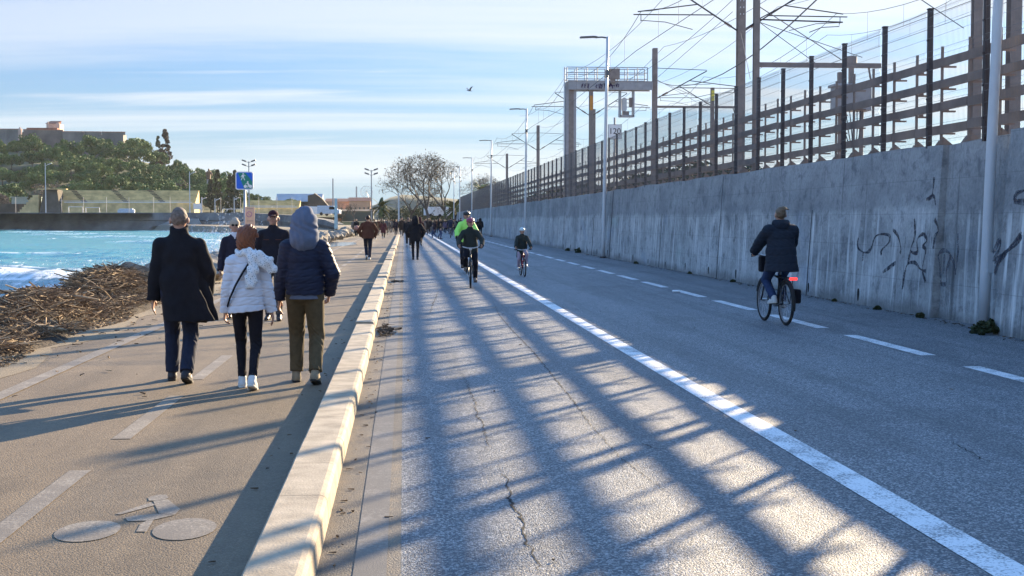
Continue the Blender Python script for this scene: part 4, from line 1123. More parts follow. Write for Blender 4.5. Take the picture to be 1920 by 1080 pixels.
Rw = 11 / FPX * 900; b = MB(); b.torus((0, 0, Rw * 1.1), Rw, .16, 28, 5, 'y')
b.torus((0, .8, Rw * 1.1), Rw, .16, 28, 5, 'y'); b.build('wheel_rim', m_.lamp, fw); b = MB()
for k in range(10):
    a = math.pi * 2 * k / 10; b.tube([(0, .4, Rw * 1.1), (Rw * math.cos(a), .4, Rw * 1.1 + Rw * math.sin(a))], .10, 4)
b.build('spokes', m_.lamp, fw); MB().tube([(-2.4, .4, -2), (0, .4, Rw * 1.1), (2.4, .4, -2)], .2, 5).build('support', m_.lamp, fw)
# far low hills
b = MB(); pts = [(420, 408), (520, 404), (600, 402), (680, 388), (730, 365), (755, 359), (800, 362), (860, 368), (960, 380), (1100, 392), (1400, 400)]
for px, py in pts:
    x, y = G(px, 1300); z = ZP(py, 1300); b.v += [(x, y, -5), (x, y + 40, z * .7), (x, y + 160, z), (x, y + 500, z * .6)]
for i in range(len(pts) - 1):
    for j in range(3): b.f.append((i * 4 + j, i * 4 + 4 + j, i * 4 + 5 + j, i * 4 + 1 + j))
tag(b.build('far_hills', pm('far_hill_scrub', (.09, .10, .07), 1, .4, .02), None, True), kind='structure')
# parked vans far away
def van(px, D, py, label, mat):
    x, y = G(px, D); z = ZP(py, D); r = empty('parked_van', (x, y, z), rnd.uniform(-.3, .3), label, 'van')
    b = MB(); b.prism([(-2.4, -.9, .35), (2.4, -.9, .35), (2.4, -.9, 1.1), (1.7, -.9, 1.25), (1.2, -.9, 2.0), (-2.4, -.9, 2.05)], (0, 1.8, 0)); b.build('body', mat, r, bevel=.08)
    b = MB(); b.prism([(1.65, -.912, 1.25), (1.15, -.912, 1.85), (.2, -.912, 1.85), (.2, -.912, 1.25)], (0, .005, 0)); b.build('window', m_.crack, r)
    for sx in (-1.5, 1.5): MB().tube([(sx, -.93, .34), (sx, -.7, .34)], .34, 12).build('wheel', m_.black, r)
van(601, 300, 405, 'white van parked beyond the bay right of the hooded man', m_.white); van(618, 290, 404, 'pale van parked farther right, left of the turquoise pole', pm('pale_blue_paint', (.5, .58, .66), .4))
van(838, 262, 408, 'white van at the far road end under the bare trees', m_.white); van(818, 280, 407, 'white van half hidden behind the crowd', m_.white)

# ------------------------------------------------------------------ bare plane trees at the road end
def bare_tree(px, D, h, spread, label, seed, mat=None, leaf=500, name='bare_plane_tree', depth=7, z=0):
    r = random.Random(seed); x, y = G(px, D); root = empty(name, (x, y, z), 0, label, 'tree')
    bt = MB(); bb = MB(); tips = []
    def grow(p, d, ln, rad, lvl):
        n = 3 if lvl < 3 else 2; pts = [p]; q = p.copy(); dd = d.copy()
        for k in range(n):
            dd = (dd + Vector((r.uniform(-.2, .2), r.uniform(-.2, .2), r.uniform(-.05, .16)))).normalized(); q = q + dd * ln / n; pts.append(q.copy())
        (bt if lvl < 1 else bb).tube(pts, [rad * (1 - .42 * k / n) for k in range(n + 1)], 6 if lvl < 2 else 3, False)
        if lvl >= depth: tips.append(q); return
        if lvl >= 3: tips.append(q)
        kids_ = r.choice((3, 4)) if lvl == 0 else r.choice((2, 3, 3)) if lvl < 4 else 3
        for k in range(kids_):
            a = 2 * math.pi * (k + r.uniform(-.3, .3)) / kids_; sp = r.uniform(.35, .75) * (spread if lvl < 3 else 1.05)
            ax = dd.orthogonal().normalized(); ax = Matrix.Rotation(a, 3, dd) @ ax
            nd = (dd * math.cos(sp) + ax * math.sin(sp)).normalized(); nd.z += .08 * (1 if lvl < 4 else -1); nd.normalize()
            grow(pts[-1] if k else pts[-1], nd, ln * r.uniform(.66, .86), max(.016, rad * .60), lvl + 1)
    grow(Vector((0, 0, -.2)), Vector((0, 0, 1)), h * .24, h * .026, 0)
    bt.build('trunk', m_.barkp, root, True); bb.build('branches', mat or m_.barkp, root)
    rng = np.random.default_rng(seed); T = np.array([tuple(t) for t in tips])
    if leaf:
        P = T[rng.integers(0, len(T), leaf)] + rng.normal(size=(leaf, 3)) * .3; a = rng.normal(size=(leaf, 3)) * .085; c = rng.normal(size=(leaf, 3)) * .065
        V = np.stack([P - a, P + c, P + a, P - c], 1).reshape(-1, 3); o = npmesh('leaves', V, np.arange(len(V)).reshape(-1, 4), m_.leafb, root, False)
        at = o.data.attributes.new('tone', 'FLOAT', 'POINT'); at.data.foreach_set('value', np.repeat(rng.uniform(0, 1, leaf), 4).astype(np.float32))
    return root
bare_tree(805, 232, 15.4, .98, 'biggest bare plane tree at the end of the road', 3, None, 1100)
bare_tree(772, 262, 12.5, 1.1, 'bare plane tree left behind the biggest one', 8, None, 500)
bare_tree(838, 250, 14.5, 1.0, 'bare plane tree right behind the biggest one', 12, None, 900)
bare_tree(905, 330, 13.5, 1.0, 'bare tree showing above the fence left of the third lamp', 15, None, 600)
bare_tree(932, 380, 13.0, 1.0, 'bare tree farthest right above the dark fence', 17, None, 300)
bare_tree(607, 440, 8.5, 1.0, 'small bare tree before the orange building, left of the mast', 19, m_.bark, 0, 'bare_tree', 5, 1)
bare_tree(640, 420, 8.0, 1.0, 'small pollarded bare tree before the orange building', 20, m_.bark, 0, 'bare_tree', 5, 1)
bare_tree(665, 415, 7.5, 1.0, 'small pollarded bare tree left of the floodlight mast', 25, m_.bark, 0, 'bare_tree', 5, 1)
bare_tree(580, 430, 8.0, 1.1, 'bare tree in front of the gabled house', 26, m_.bark, 0, 'bare_tree', 5, 1)
def palm(px, D, h, label, seed, z=0):
    r = random.Random(seed); x, y = G(px, D); root = empty('palm_tree', (x, y, z), 0, label, 'palm tree')
    MB().tube([(0, 0, -.2), (.1, 0, h * .5), (0, 0, h)], [.32, .24, .26], 8).build('trunk', m_.bark, root, True)
    b = MB(); tn = []
    for k in range(34):
        a = r.uniform(0, 6.28); el = r.uniform(-.5, 1.25); ln = r.uniform(2.2, 3.2); p = Vector((0, 0, h)); d = Vector((math.cos(a) * math.cos(el), math.sin(a) * math.cos(el), math.sin(el))); tone = r.random()
        side = Vector((-math.sin(a), math.cos(a), 0)); prev = p
        for s in range(7):
            d = (d + Vector((0, 0, -.16))).normalized(); q = prev + d * ln / 7; w_ = .42 * math.sin(math.pi * (s + .7) / 7.6)
            for sg in (-1, 1): b.add([prev, q, q + side * sg * w_ + Vector((0, 0, -.25 * w_)) + d * .2, prev + side * sg * w_ * .8 + Vector((0, 0, -.25 * w_)) + d * .2], [(0, 1, 2, 3)], tone)
            prev = q
    b.build('fronds', m_.palm, root)
palm(714, 280, 4.2, 'feathery palm tree left of the big bare tree', 1); palm(903, 300, 8.0, 'palm crown showing above the fence between two lamps', 2); palm(851, 240, 3.2, 'low palm at the end of the wall', 3)
def bushes(name, spots, label, mat, cat='bush', group=None):
    for i, (px, D, rx, rz, z) in enumerate(spots):
        x, y = G(px, D); o = empty(name, (x, y, z), 0, label[i] if isinstance(label, list) else label, cat, group)
        crown('crown', 400 + int(px), rx, rx * .9, rz, rz * .8, 22, 50, .17, mat, o); trunk(o, rz * .8, .09, (0, 0), 3, rx * .4, i)
bushes('evergreen_tree', [(735, 300, 3.2, 2.6, 0), (757, 290, 3., 2.4, 0), (785, 285, 3.2, 2.4, 0), (815, 290, 3.6, 2.9, 0), (840, 280, 3.4, 2.8, 0), (862, 262, 3., 2.6, 0), (890, 330, 4, 3.4, 0)], 'low dark evergreen in the row at the end of the road', m_.dark, 'tree', 'evergreens at the road end')
for i in range(26):
    y = 92 + i * 6.4; o = empty('hedge_bush', (22.6 + rnd.uniform(-.5, .5), y, RB), 0, 'dark bush in the row behind the railway tracks', 'bush', 'bushes behind the railway')
    if i == 0: c0 = crown('crown', 77, 2.2, 3.4, 1.5, 1.3, 26, 46, .18, m_.dark, o)
    else:
        c = c0.copy(); COL.objects.link(c); c.parent = o; o.rotation_euler = (0, 0, rnd.choice((0, math.pi))); o.scale = (1, 1, rnd.uniform(.8, 1.3))
m_.weed = foliage('dry_weed', [(.02, .03, .012), (.05, .06, .025), (.11, .10, .045)])
# weeds at the wall foot
for px, py, s, lab in ((1082, 470, .2, 'dark weed tuft at the wall foot behind the child cyclist'), (1880, 622, .18, 'green weed tuft at the wall foot right of the nearest lamp'), (1062, 466, .12, 'tiny weed at the wall foot near the second lamp'), (1290, 512, .05, 'tiny weed at the wall foot halfway between child and parka rider'), (1640, 580, .045, 'tiny weed below the graffiti at the wall foot'), (1190, 492, .07, 'tiny weed at the wall foot right of the second lamp'), (1370, 527, .05, 'tiny weed at the wall foot just left of the parka rider'), (1560, 563, .03, 'tiny weed at the wall foot right of the parka rider'), (1720, 594, .06, 'small dry weed at the wall foot left of the nearest lamp')):
    D = GD(py); X = 8.32 if px > 1850 else 8.62; y = D if px < 1850 else 19.2
    if px < 1850: y = X * FPX / (px - VPX) - .7
    o = empty('weed_tuft', (X, y, 0), 0, lab, 'weed'); crown('leaves', int(px), s, s * 1.6, s * .8, s * .3, 14, 40, .03, m_.weed, o)
# ================================================================== DRIFTWOOD, ROCKS, SIGNS, BIRD
def tonemat(name, stops, rough=.85):
    m, t, b = newmat(name); at = t.nodes.new('ShaderNodeAttribute'); at.attribute_name = 'tone'
    L(t, ramp(t, at.outputs['Fac'], stops), b.inputs['Base Color']); b.inputs['Roughness'].default_value = rough; return m
m_.drift = tonemat('driftwood', [(0, (.035, .024, .016)), (.35, (.11, .07, .04)), (.7, (.26, .17, .09)), (1, (.50, .38, .24))])
def pileh(x, y):
    z = 0
    for cx, cy, rx, ry, h in ((-5.7, 22, .72, 2.8, .50), (-5.85, 28, .80, 3.0, .66), (-5.15, 18.6, .6, 2.6, .16), (-5.1, 25, .5, 3.2, .20), (-6.2, 33, .9, 3.2, .26), (-6.0, 16.5, .9, 2.5, .14)):
        d = ((x - cx) / rx) ** 2 + ((y - cy) / ry) ** 2
        z = max(z, h * max(0, 1 - d) ** .6)
    return z
rnd = random.Random(21)
b = MB()
xs = np.linspace(-6.7, -4.5, 30); ys = np.linspace(11, 37, 80)
for y in ys:
    for x in xs: b.v.append((x, y, -.04 + pileh(x, y) * .86 + rnd.uniform(-.03, .03)))
for i in range(79):
    for j in range(29): b.f.append((i * 30 + j, i * 30 + j + 1, (i + 1) * 30 + j + 1, (i + 1) * 30 + j))
m_.pilebase = pm('wet_debris', (.045, .033, .024), .95, .4, 8, bmp=.8, bscale=25, bdist=.05)
tag(b.build('debris_bank', m_.pilebase), kind='structure')
b = MB()
def stick(x, y, z, ln, r, az, el, tone, bend=.08, n=4):
    d = Vector((math.cos(az) * math.cos(el), math.sin(az) * math.cos(el), math.sin(el))); s = Vector((-d.y, d.x, .3)) * ln * rnd.uniform(-bend, bend)
    c = Vector((x, y, z)); b.tube([c - d * ln / 2, c - d * ln * .1 + s, c + d * ln / 2], [r, r * .9, r * .5], n, True, None, tone)
k = 0
while k < 11000:
    x = rnd.uniform(-7.0, -4.75); y = rnd.uniform(11.5, 36.5); h = pileh(x, y)
    if h < .04: continue
    ln = rnd.choice((.15, .22, .3, .4, .55)) * rnd.uniform(.7, 1.3); tone = min(1, max(0, rnd.gauss(.47, .29)))
    az = rnd.gauss(.5, 1.0); stick(x, y, h + rnd.uniform(-.06, .07), ln, rnd.uniform(.003, .009) * (1.6 if ln > .5 else 1), az, rnd.gauss(0, .22), tone); k += 1
for k in range(70):
    x = rnd.uniform(-7.4, -5.0); y = rnd.uniform(13, 35); stick(x, y, pileh(x, y) + .05, rnd.uniform(.6, 1.2), rnd.uniform(.008, .016), rnd.gauss(.4, .9), rnd.gauss(0, .22), rnd.uniform(.5, 1), .12, 6)
tag(b.build('driftwood_pile', m_.drift), kind='stuff')
b = MB()  # scattered chips at the path edge
k = 0
while k < 7500:
    y = 9 + 27 * rnd.random() ** 1.2; e = -4.55 + .16 * math.sin(y * .9) - .012 * (y - 14)
    x = e - abs(rnd.gauss(0, .55))
    if rnd.random() < .02: x = e + abs(rnd.gauss(0, .7))
    h = max(pileh(x, y), 0)
    ln = rnd.uniform(.02, .10); stick(x, y, h + .008 + rnd.uniform(0, .02), ln, rnd.uniform(.004, .013), rnd.uniform(0, 6.3), rnd.gauss(0, .15), min(1, max(0, rnd.gauss(.55, .28))), .1, 4); k += 1
for k in range(260):   # leaf and bark crumbs by the kerb and on the paths
    y = 5 + 40 * rnd.random() ** 1.6; x = rnd.choice((-.36 + abs(rnd.gauss(0, .05)), -.36 + abs(rnd.gauss(0, .05)), -.74 - abs(rnd.gauss(0, .12)), rnd.uniform(-4.4, 5.5)))
    stick(x, y, .012, rnd.uniform(.015, .05), rnd.uniform(.003, .008), rnd.uniform(0, 6.3), 0, rnd.uniform(0, .6), .1, 4)
for k in range(150):
    stick(-.34 + abs(rnd.gauss(0, .09)), 20.1 + rnd.gauss(0, .45), .015 + rnd.uniform(0, .04), rnd.uniform(.03, .16), rnd.uniform(.005, .014), rnd.uniform(0, 6.3), rnd.gauss(0, .2), rnd.uniform(0, .35), .1, 4)
for k in range(40):
    stick(-.3 + abs(rnd.gauss(0, .16)), 36.6 + rnd.gauss(0, .4), .015, rnd.uniform(.05, .2), rnd.uniform(.006, .014), rnd.uniform(0, 6.3), rnd.gauss(0, .2), rnd.uniform(0, .35), .1, 4)
for k in range(420):
    y = 8 + 60 * rnd.random() ** 1.5; x = (8.40 if y < 19.2 else 8.70) - abs(rnd.gauss(0, .10))
    stick(x, y, .012, rnd.uniform(.02, .09), rnd.uniform(.004, .010), rnd.uniform(0, 6.3), rnd.gauss(0, .1), rnd.uniform(0, .5), .1, 4)
tag(b.build('wood_litter', m_.drift), kind='stuff')
# a few bigger logs
for i, (px, py, ln, az, r_, lab) in enumerate(((40, 608, 1.5, .15, .026, 'pale log lying at the foot of the nearest driftwood heap'), (270, 561, 1.9, .35, .028, 'long curved pale branch beside the black coated man hand'), (85, 638, .55, .9, .035, 'short sunlit split log at the path edge'), (130, 606, .9, .2, .025, 'bent grey branch below the driftwood heap'))):
    x, y = G(px, GD(py)); bb = MB(); z = pileh(x, y) - .02
    bb.tube([(-ln / 2, 0, .02), (-ln / 6, .06, .08), (ln / 6, .02, .05), (ln / 2, -.1, .0)], [r_, r_ * 1.1, r_ * .9, r_ * .55], 8, True, None, .85); bb.tube([(0, .04, .06), (.15, .2, .18)], [r_ * .5, r_ * .25], 6, True, None, .7)
    o = bb.build('driftwood_log', m_.drift, None, True); o.location = (x, y, z); o.rotation_euler = (0, 0, az); tag(o, lab, 'log')
x, y = G(116, GD(604)); bb = MB(); n = 12
bb.tube([(0, 0, 0), (0, 0, .05), (0, 0, .06)], [.12, .14, .05], 9); bb.tube([(0, 0, .06), (.05, 0, .16), (.13, .02, .18)], [.05, .05, .02], 7)
o = bb.build('plastic_bag', pm('crumpled_pale_blue_plastic', (.45, .62, .75), .35), None, True); o.location = (x, y, .03); md = o.modifiers.new('d', 'SUBSURF'); tag(o, 'pale blue crumpled plastic bag in the driftwood litter', 'bag')

# rocks
m_.rock = pm('sea_rock', (.30, .265, .22), .9, .45, 1.6, col2=(.12, .105, .09), bmp=.7, bscale=6, bdist=.06)
def rock_mesh(seed):
    rng = np.random.default_rng(seed); me = bpy.data.meshes.new('rock'); import bmesh
    bm = bmesh.new(); bmesh.ops.create_icosphere(bm, subdivisions=3, radius=.5)
    pl = rng.normal(size=(16, 3)); pl /= np.linalg.norm(pl, axis=1)[:, None]; of = rng.uniform(.20, .42, 16)
    for v in bm.verts:
        p = np.array(v.co)
        for n_, o_ in zip(pl, of):
            d = p @ n_ - o_
            if d > 0: p = p - n_ * d
        p += .012 * np.sin(p[[1, 2, 0]] * 23 + seed); v.co = p
    bm.to_mesh(me); bm.free(); me.materials.append(m_.rock); return me
RM = [rock_mesh(i) for i in range(7)]; RGP = 'boulders of the sea defence along the path'
def rock(x, y, z, s, lab, group=None, k=None):
    o = bpy.data.objects.new('rock', RM[k if k is not None else rnd.randrange(7)]); COL.objects.link(o); o.location = (x, y, z)
    o.scale = (s * rnd.uniform(.8, 1.3), s * rnd.uniform(.8, 1.3), s * rnd.uniform(.6, .9)); o.rotation_euler = (rnd.uniform(-.3, .3), rnd.uniform(-.3, .3), rnd.uniform(0, 6.28)); return tag(o, lab, 'rock', group)
rnd = random.Random(5)
y = 37
while y < 150:
    for row in range(3):
        s = rnd.uniform(.9, 1.7); x = -5.45 - row * 1.15 + rnd.uniform(-.3, .3) - (y > 70) * .2
        rock(x, y + rnd.uniform(-.5, .5), (.22, .05, -.5)[row] + (.15 if 60 < y < 135 and row < 2 else 0), s, 'grey brown boulder in the sea defence left of the path', RGP)
    y += rnd.uniform(1.15, 1.7) * (1 if y < 100 else 1.5)
for i in range(34):
    yy0 = 12 + i * .8; rock(shore(yy0) - .1 + rnd.uniform(-.4, .5), yy0, -.7 + rnd.uniform(-.1, .15), rnd.uniform(.5, 1.0), 'wet dark stone on the shore below the driftwood', 'stones on the shore below the driftwood')
for px, py, s, lab in ((222, 510, 1.35, 'big dark shore boulder behind the driftwood heap'), (250, 497, 1.2, 'dark boulder left of the black coated man elbow'), (268, 520, 1.0, 'grey pale topped boulder touching the black coated man outline'), (415, 470, 1.0, 'rounded boulder between the black coated man and the sunglasses woman'), (418, 495, 1.1, 'low flat boulder under the sunglasses woman hand')):
    D = 38 if px < 300 else 33; x, y = G(px, D); rock(min(x, -5.3), y, max(.0, ZP(py, D) - .3), s, lab)

# ------------------------------------------------------------------ wave spray
m_.spray, t, bs = newmat('wave_spray_white'); bs.inputs['Base Color'].default_value = (.93, .94, .95, 1); bs.inputs['Roughness'].default_value = .9
bs.inputs['Subsurface Weight'].default_value = 0
bs.inputs['Alpha'].default_value = .30
rng = np.random.default_rng(3); V = []
def burst(px, D, zc, rx, ry, rz, n, size):
    x, y = G(px, D); P = np.stack([x + rng.normal(size=n) * rx, y + rng.normal(size=n) * ry, zc + np.abs(rng.normal(size=n)) * rz], 1)
    a = rng.normal(size=(n, 3)); a /= np.linalg.norm(a, axis=1)[:, None]; c = rng.normal(size=(n, 3)); c = np.cross(a, c); c /= np.linalg.norm(c, axis=1)[:, None]
    s = size * rng.uniform(.3, 1.2, (n, 1)); V.append(np.stack([P - a * s, P + c * s, P + a * s, P - c * s], 1).reshape(-1, 3))
burst(425, 62, -.7, 1.0, 3.0, .75, 7000, .055); burst(402, 66, -.8, 1.0, 3.5, .5, 4000, .055); burst(440, 64, -.4, .6, 2, 1.1, 2500, .04)
burst(330, 75, -.9, 2.5, 3, .25, 2500, .05)
V = np.concatenate(V); o = npmesh('wave_spray', V, np.arange(len(V)).reshape(-1, 4), m_.spray, None, False); tag(o, kind='stuff')

# ------------------------------------------------------------------ sign post
D = 45; x, y = G(459.5, D); k = D / FPX
sg = empty('sign_post', (x, y, -.3), R_(-2), 'blue and green square path sign on a grey pole with a beige board below', 'sign')
zt = ZP(322, D) + .3; w2 = 16.5 * k
MB().tube([(0, .05, -.2), (0, .05, zt - .02)], .04, 10).build('pole', m_.galv, sg, True)
def rrect(w, h, r, n=5):
    pts = []
    for cx, cy, a0 in ((w - r, h - r, 0), (-w + r, h - r, 90), (-w + r, -h + r, 180), (w - r, -h + r, 270)):
        for i in range(n + 1): a = R_(a0 + 90 * i / n); pts.append((cx + r * math.cos(a), cy + r * math.sin(a)))
    return pts
zc = zt - 17 * k
b = MB(); b.prism([(px, 0, zc + pz) for px, pz in rrect(w2, w2 * 1.03, .07)], (0, .03, 0)); b.build('sign_plate', m_.white, sg)
i2 = w2 * .90; m_.sblue = pm('sign_blue', (.02, .13, .62), .5, .05); m_.sgreen = pm('sign_green', (.02, .22, .16), .5, .05)
b = MB(); b.prism([(px, -.004, zc + pz) for px, pz in rrect(i2, i2 * 1.03, .06)], (0, .003, 0)); b.build('blue_field', m_.sblue, sg)
b = MB(); q = i2 * .985; b.prism([(px * q, -.008, zc + pz * q) for px, pz in ((-.80, 1), (.15, 1), (1, -.1), (1, -.95), (.93, -1), (-.05, -1))], (0, .003, 0)); b.build('green_band', m_.sgreen, sg)
b = MB()
def pic(l, ox, oz, s): b.prism([(ox + px * s, -.012, oz + pz * s) for px, pz in l], (0, .003, 0))
def pdisc(ox, oz, r, n=14): b.prism([(ox + r * math.cos(6.2832 * j / n), -.012, oz + r * math.sin(6.2832 * j / n)) for j in range(n)], (0, .003, 0))
ox, oz = -.045, zc + .13; s = 1.0
pdisc(ox + .01, oz + .095, .022)
pic([(-.02, .065), (.03, .065), (.035, .0), (.012, -.01), (-.025, .0)], ox, oz, s); pic([(-.02, .0), (.006, .0), (-.02, -.06), (-.05, -.115), (-.068, -.105), (-.04, -.05)], ox, oz, s); pic([(.005, .0), (.033, .0), (.04, -.05), (.07, -.11), (.05, -.12), (.018, -.055)], ox, oz, s)
pic([(-.02, .065), (-.05, .02), (-.075, -.01), (-.065, -.02), (-.035, .005), (-.012, .04)], ox, oz, s); pic([(.03, .065), (.055, .03), (.082, .015), (.086, .028), (.065, .045), (.04, .068)], ox, oz, s)
b.build('walker_pictogram', m_.white, sg); b = MB()
ox, oz = .115, zc - .185
pdisc(ox - .085, oz, .052); pdisc(ox + .085, oz, .052); pdisc(ox - .005, oz + .145, .024)
pic([(-.035, .115), (.0, .125), (.055, .055), (.03, .035), (-.015, .07)], ox, oz, s); pic([(-.09, .075), (-.03, .11), (-.025, .098), (-.085, .062)], ox, oz, s); pic([(.0, .05), (.03, .045), (.0, -.04), (-.022, -.035)], ox, oz, s); pic([(.03, .05), (.055, .045), (.045, -.03), (.025, -.03)], ox, oz, s)
b.build('cyclist_pictogram', m_.white, sg)
bw = 8.5 * k; zb = ZP(388, D) + .3; cx = 10 * k
b = MB(); b.box((cx, .0, zb - .31), (2 * bw, .012, .62)); b.build('lower_board', pm('peach_beige_board', (.72, .45, .30), .6, .1), sg)
b = MB(); b.torus((cx - .03, -.010, zb - .24), .085, .014, 20, 5, 'y'); b.prism([(cx - .095, -.010, zb - .185), (cx - .085, -.010, zb - .175), (cx + .035, -.010, zb - .295), (cx + .025, -.010, zb - .305)], (0, .003, 0)); b.build('red_ring', pm('faded_violet_red', (.52, .22, .28), .6), sg)
b = MB()
for kk in range(2): b.box((cx, -.009, zb - .055 - .40 * kk), (.2, .003, .025))
b.build('board_print', pm('faded_print', (.5, .3, .22), .6), sg)
# ------------------------------------------------------------------ gull
D = 70; x, y = G(881, D); o = MB(); o.tube([(-.2, 0, 0), (-.1, 0, 0), (.06, 0, .01), (.2, 0, .02), (.26, 0, .02)], [.014, .035, .045, .028, .01], 8)
o.tube([(.26, 0, .02), (.31, 0, .01)], [.014, .004], 5); o.prism([(-.18, -.03, 0), (-.3, -.07, 0), (-.3, .07, 0), (-.18, .03, 0)], (0, 0, .01))
gb = empty('gull', (x, y, ZP(172, D)), R_(200), 'small gull gliding with raised wings in the sky above the road', 'bird'); m_.gull = pm('gull_grey', (.26, .27, .29), .8)
gb.scale = (.62, .62, .62); o.build('body', m_.gull, gb, True)
for s in (-1, 1):
    b = MB(); b.prism([(.08, s * .04, .02), (.12, s * .3, .17), (.05, s * .62, .30), (-.03, s * .60, .29), (-.02, s * .3, .16), (-.08, s * .05, .02)], (0, 0, .012)); b.build('wing', m_.gull, gb)
# little litter on the road
x, y = G(1268, GD(548)); o = MB().box((0, 0, .02), (.16, .10, .03), Matrix.Rotation(.2, 3, 'X')).box((.05, .03, .03), (.08, .12, .02), Matrix.Rotation(.5, 3, 'Z')).build('crumpled_paper', m_.white, None, bevel=.008); o.location = (x, y, .005); tag(o, 'white crumpled paper lying by the dashed lane line', 'litter')
# ================================================================== ORGANIC SURFACES (one continuous surface per body)
class SDF:
    def __init__(s, res): s.P = []; s.res = res
    def rc(s, a, b, ra, rb=None, k=.02, clip=None, flat=None, sub=False):
        s.P.append(('rc', np.array(a, float), np.array(b, float), ra, ra if rb is None else rb, k, clip, flat, sub)); return s
    def chain(s, pts, rr, k=.02, **kw):
        for i in range(len(pts) - 1): s.rc(pts[i], pts[i + 1], rr[i], rr[i + 1], k, **kw)
        return s
    def ell(s, c, r, k=.02, R=None, clip=None, sub=False):
        s.P.append(('el', np.array(c, float), np.array(r, float), R, None, k, clip, None, sub)); return s
    def mesh(s, disp=None, gclip=None):
        lo = []; hi = []
        for p in s.P:
            if p[8]: continue
            if p[0] == 'rc': r = max(p[3], p[4]); lo.append(np.minimum(p[1], p[2]) - r); hi.append(np.maximum(p[1], p[2]) + r)
            else: r = max(p[2]) if p[3] is not None else p[2]; lo.append(p[1] - r); hi.append(p[1] + r)
        h = s.res; lo = np.min(lo, 0) - 3 * h - .01; hi = np.max(hi, 0) + 3 * h + .01
        n = np.ceil((hi - lo) / h).astype(int) + 1
        ax = [lo[i] + h * np.arange(n[i]) for i in range(3)]
        D = np.full(n, .08, np.float32)
        for p in s.P:
            kind, A, B, c, d_, k, clip, flat, sub = p
            if kind == 'rc': r = max(c, d_); l, u = np.minimum(A, B) - r, np.maximum(A, B) + r
            else: r = max(B) if c is not None else B; l, u = A - r, A + r
            m = k + 2.5 * h; i0 = np.maximum(0, np.floor((l - m - lo) / h).astype(int)); i1 = np.minimum(n, np.ceil((u + m - lo) / h).astype(int) + 1)
            if (i1 <= i0).any(): continue
            X = ax[0][i0[0]:i1[0]][:, None, None]; Y = ax[1][i0[1]:i1[1]][None, :, None]; Z = ax[2][i0[2]:i1[2]][None, None, :]
            if kind == 'rc':
                px, py, pz = X - A[0], Y - A[1], Z - A[2]; bx, by, bz = B - A; qx, qy, qz = px, py, pz; f = 1
                L2 = bx * bx + by * by + bz * bz + 1e-12
                t = np.clip((px * bx + py * by + pz * bz) / L2, 0, 1)
                ex, ey, ez = px - t * bx, py - t * by, pz - t * bz
                if flat is not None:
                    nv, f = flat; q = ex * nv[0] + ey * nv[1] + ez * nv[2]; g = (1 / f - 1)
                    ex = ex + nv[0] * q * g; ey = ey + nv[1] * q * g; ez = ez + nv[2] * q * g
                d = np.sqrt(ex * ex + ey * ey + ez * ez) - (c + (d_ - c) * t)
                if flat is not None: d = d * (f ** .5)
            else:
                px, py, pz = X - A[0], Y - A[1], Z - A[2]
                if c is not None:
                    px, py, pz = (c[0][0] * px + c[0][1] * py + c[0][2] * pz, c[1][0] * px + c[1][1] * py + c[1][2] * pz, c[2][0] * px + c[2][1] * py + c[2][2] * pz)
                k0 = np.sqrt((px / B[0]) ** 2 + (py / B[1]) ** 2 + (pz / B[2]) ** 2); k1 = np.sqrt((px / B[0] ** 2) ** 2 + (py / B[1] ** 2) ** 2 + (pz / B[2] ** 2) ** 2) + 1e-9
                d = k0 * (k0 - 1) / k1
            if clip:
                for cp, cn in clip: d = np.maximum(d, (X - cp[0]) * cn[0] + (Y - cp[1]) * cn[1] + (Z - cp[2]) * cn[2])
            sl_ = (slice(i0[0], i1[0]), slice(i0[1], i1[1]), slice(i0[2], i1[2])); E = D[sl_]; kk = max(k, 1e-4)
            if sub:
                hh = np.maximum(kk - np.abs(-d - E), 0) / kk; D[sl_] = np.maximum(E, -d) + hh * hh * kk * .25
            else:
                hh = np.maximum(kk - np.abs(d - E), 0) / kk; D[sl_] = np.minimum(E, d) - hh * hh * kk * .25
        X = ax[0][:, None, None]; Y = ax[1][None, :, None]; Z = ax[2][None, None, :]
        if disp is not None: D = D + disp(X, Y, Z).astype(np.float32)
        if gclip:
            for cp, cn in gclip: D = np.maximum(D, ((X - cp[0]) * cn[0] + (Y - cp[1]) * cn[1] + (Z - cp[2]) * cn[2]).astype(np.float32))
        D[0] = D[-1] = .05; D[:, 0] = D[:, -1] = .05; D[:, :, 0] = D[:, :, -1] = .05
        return surfnets(D, lo, h)
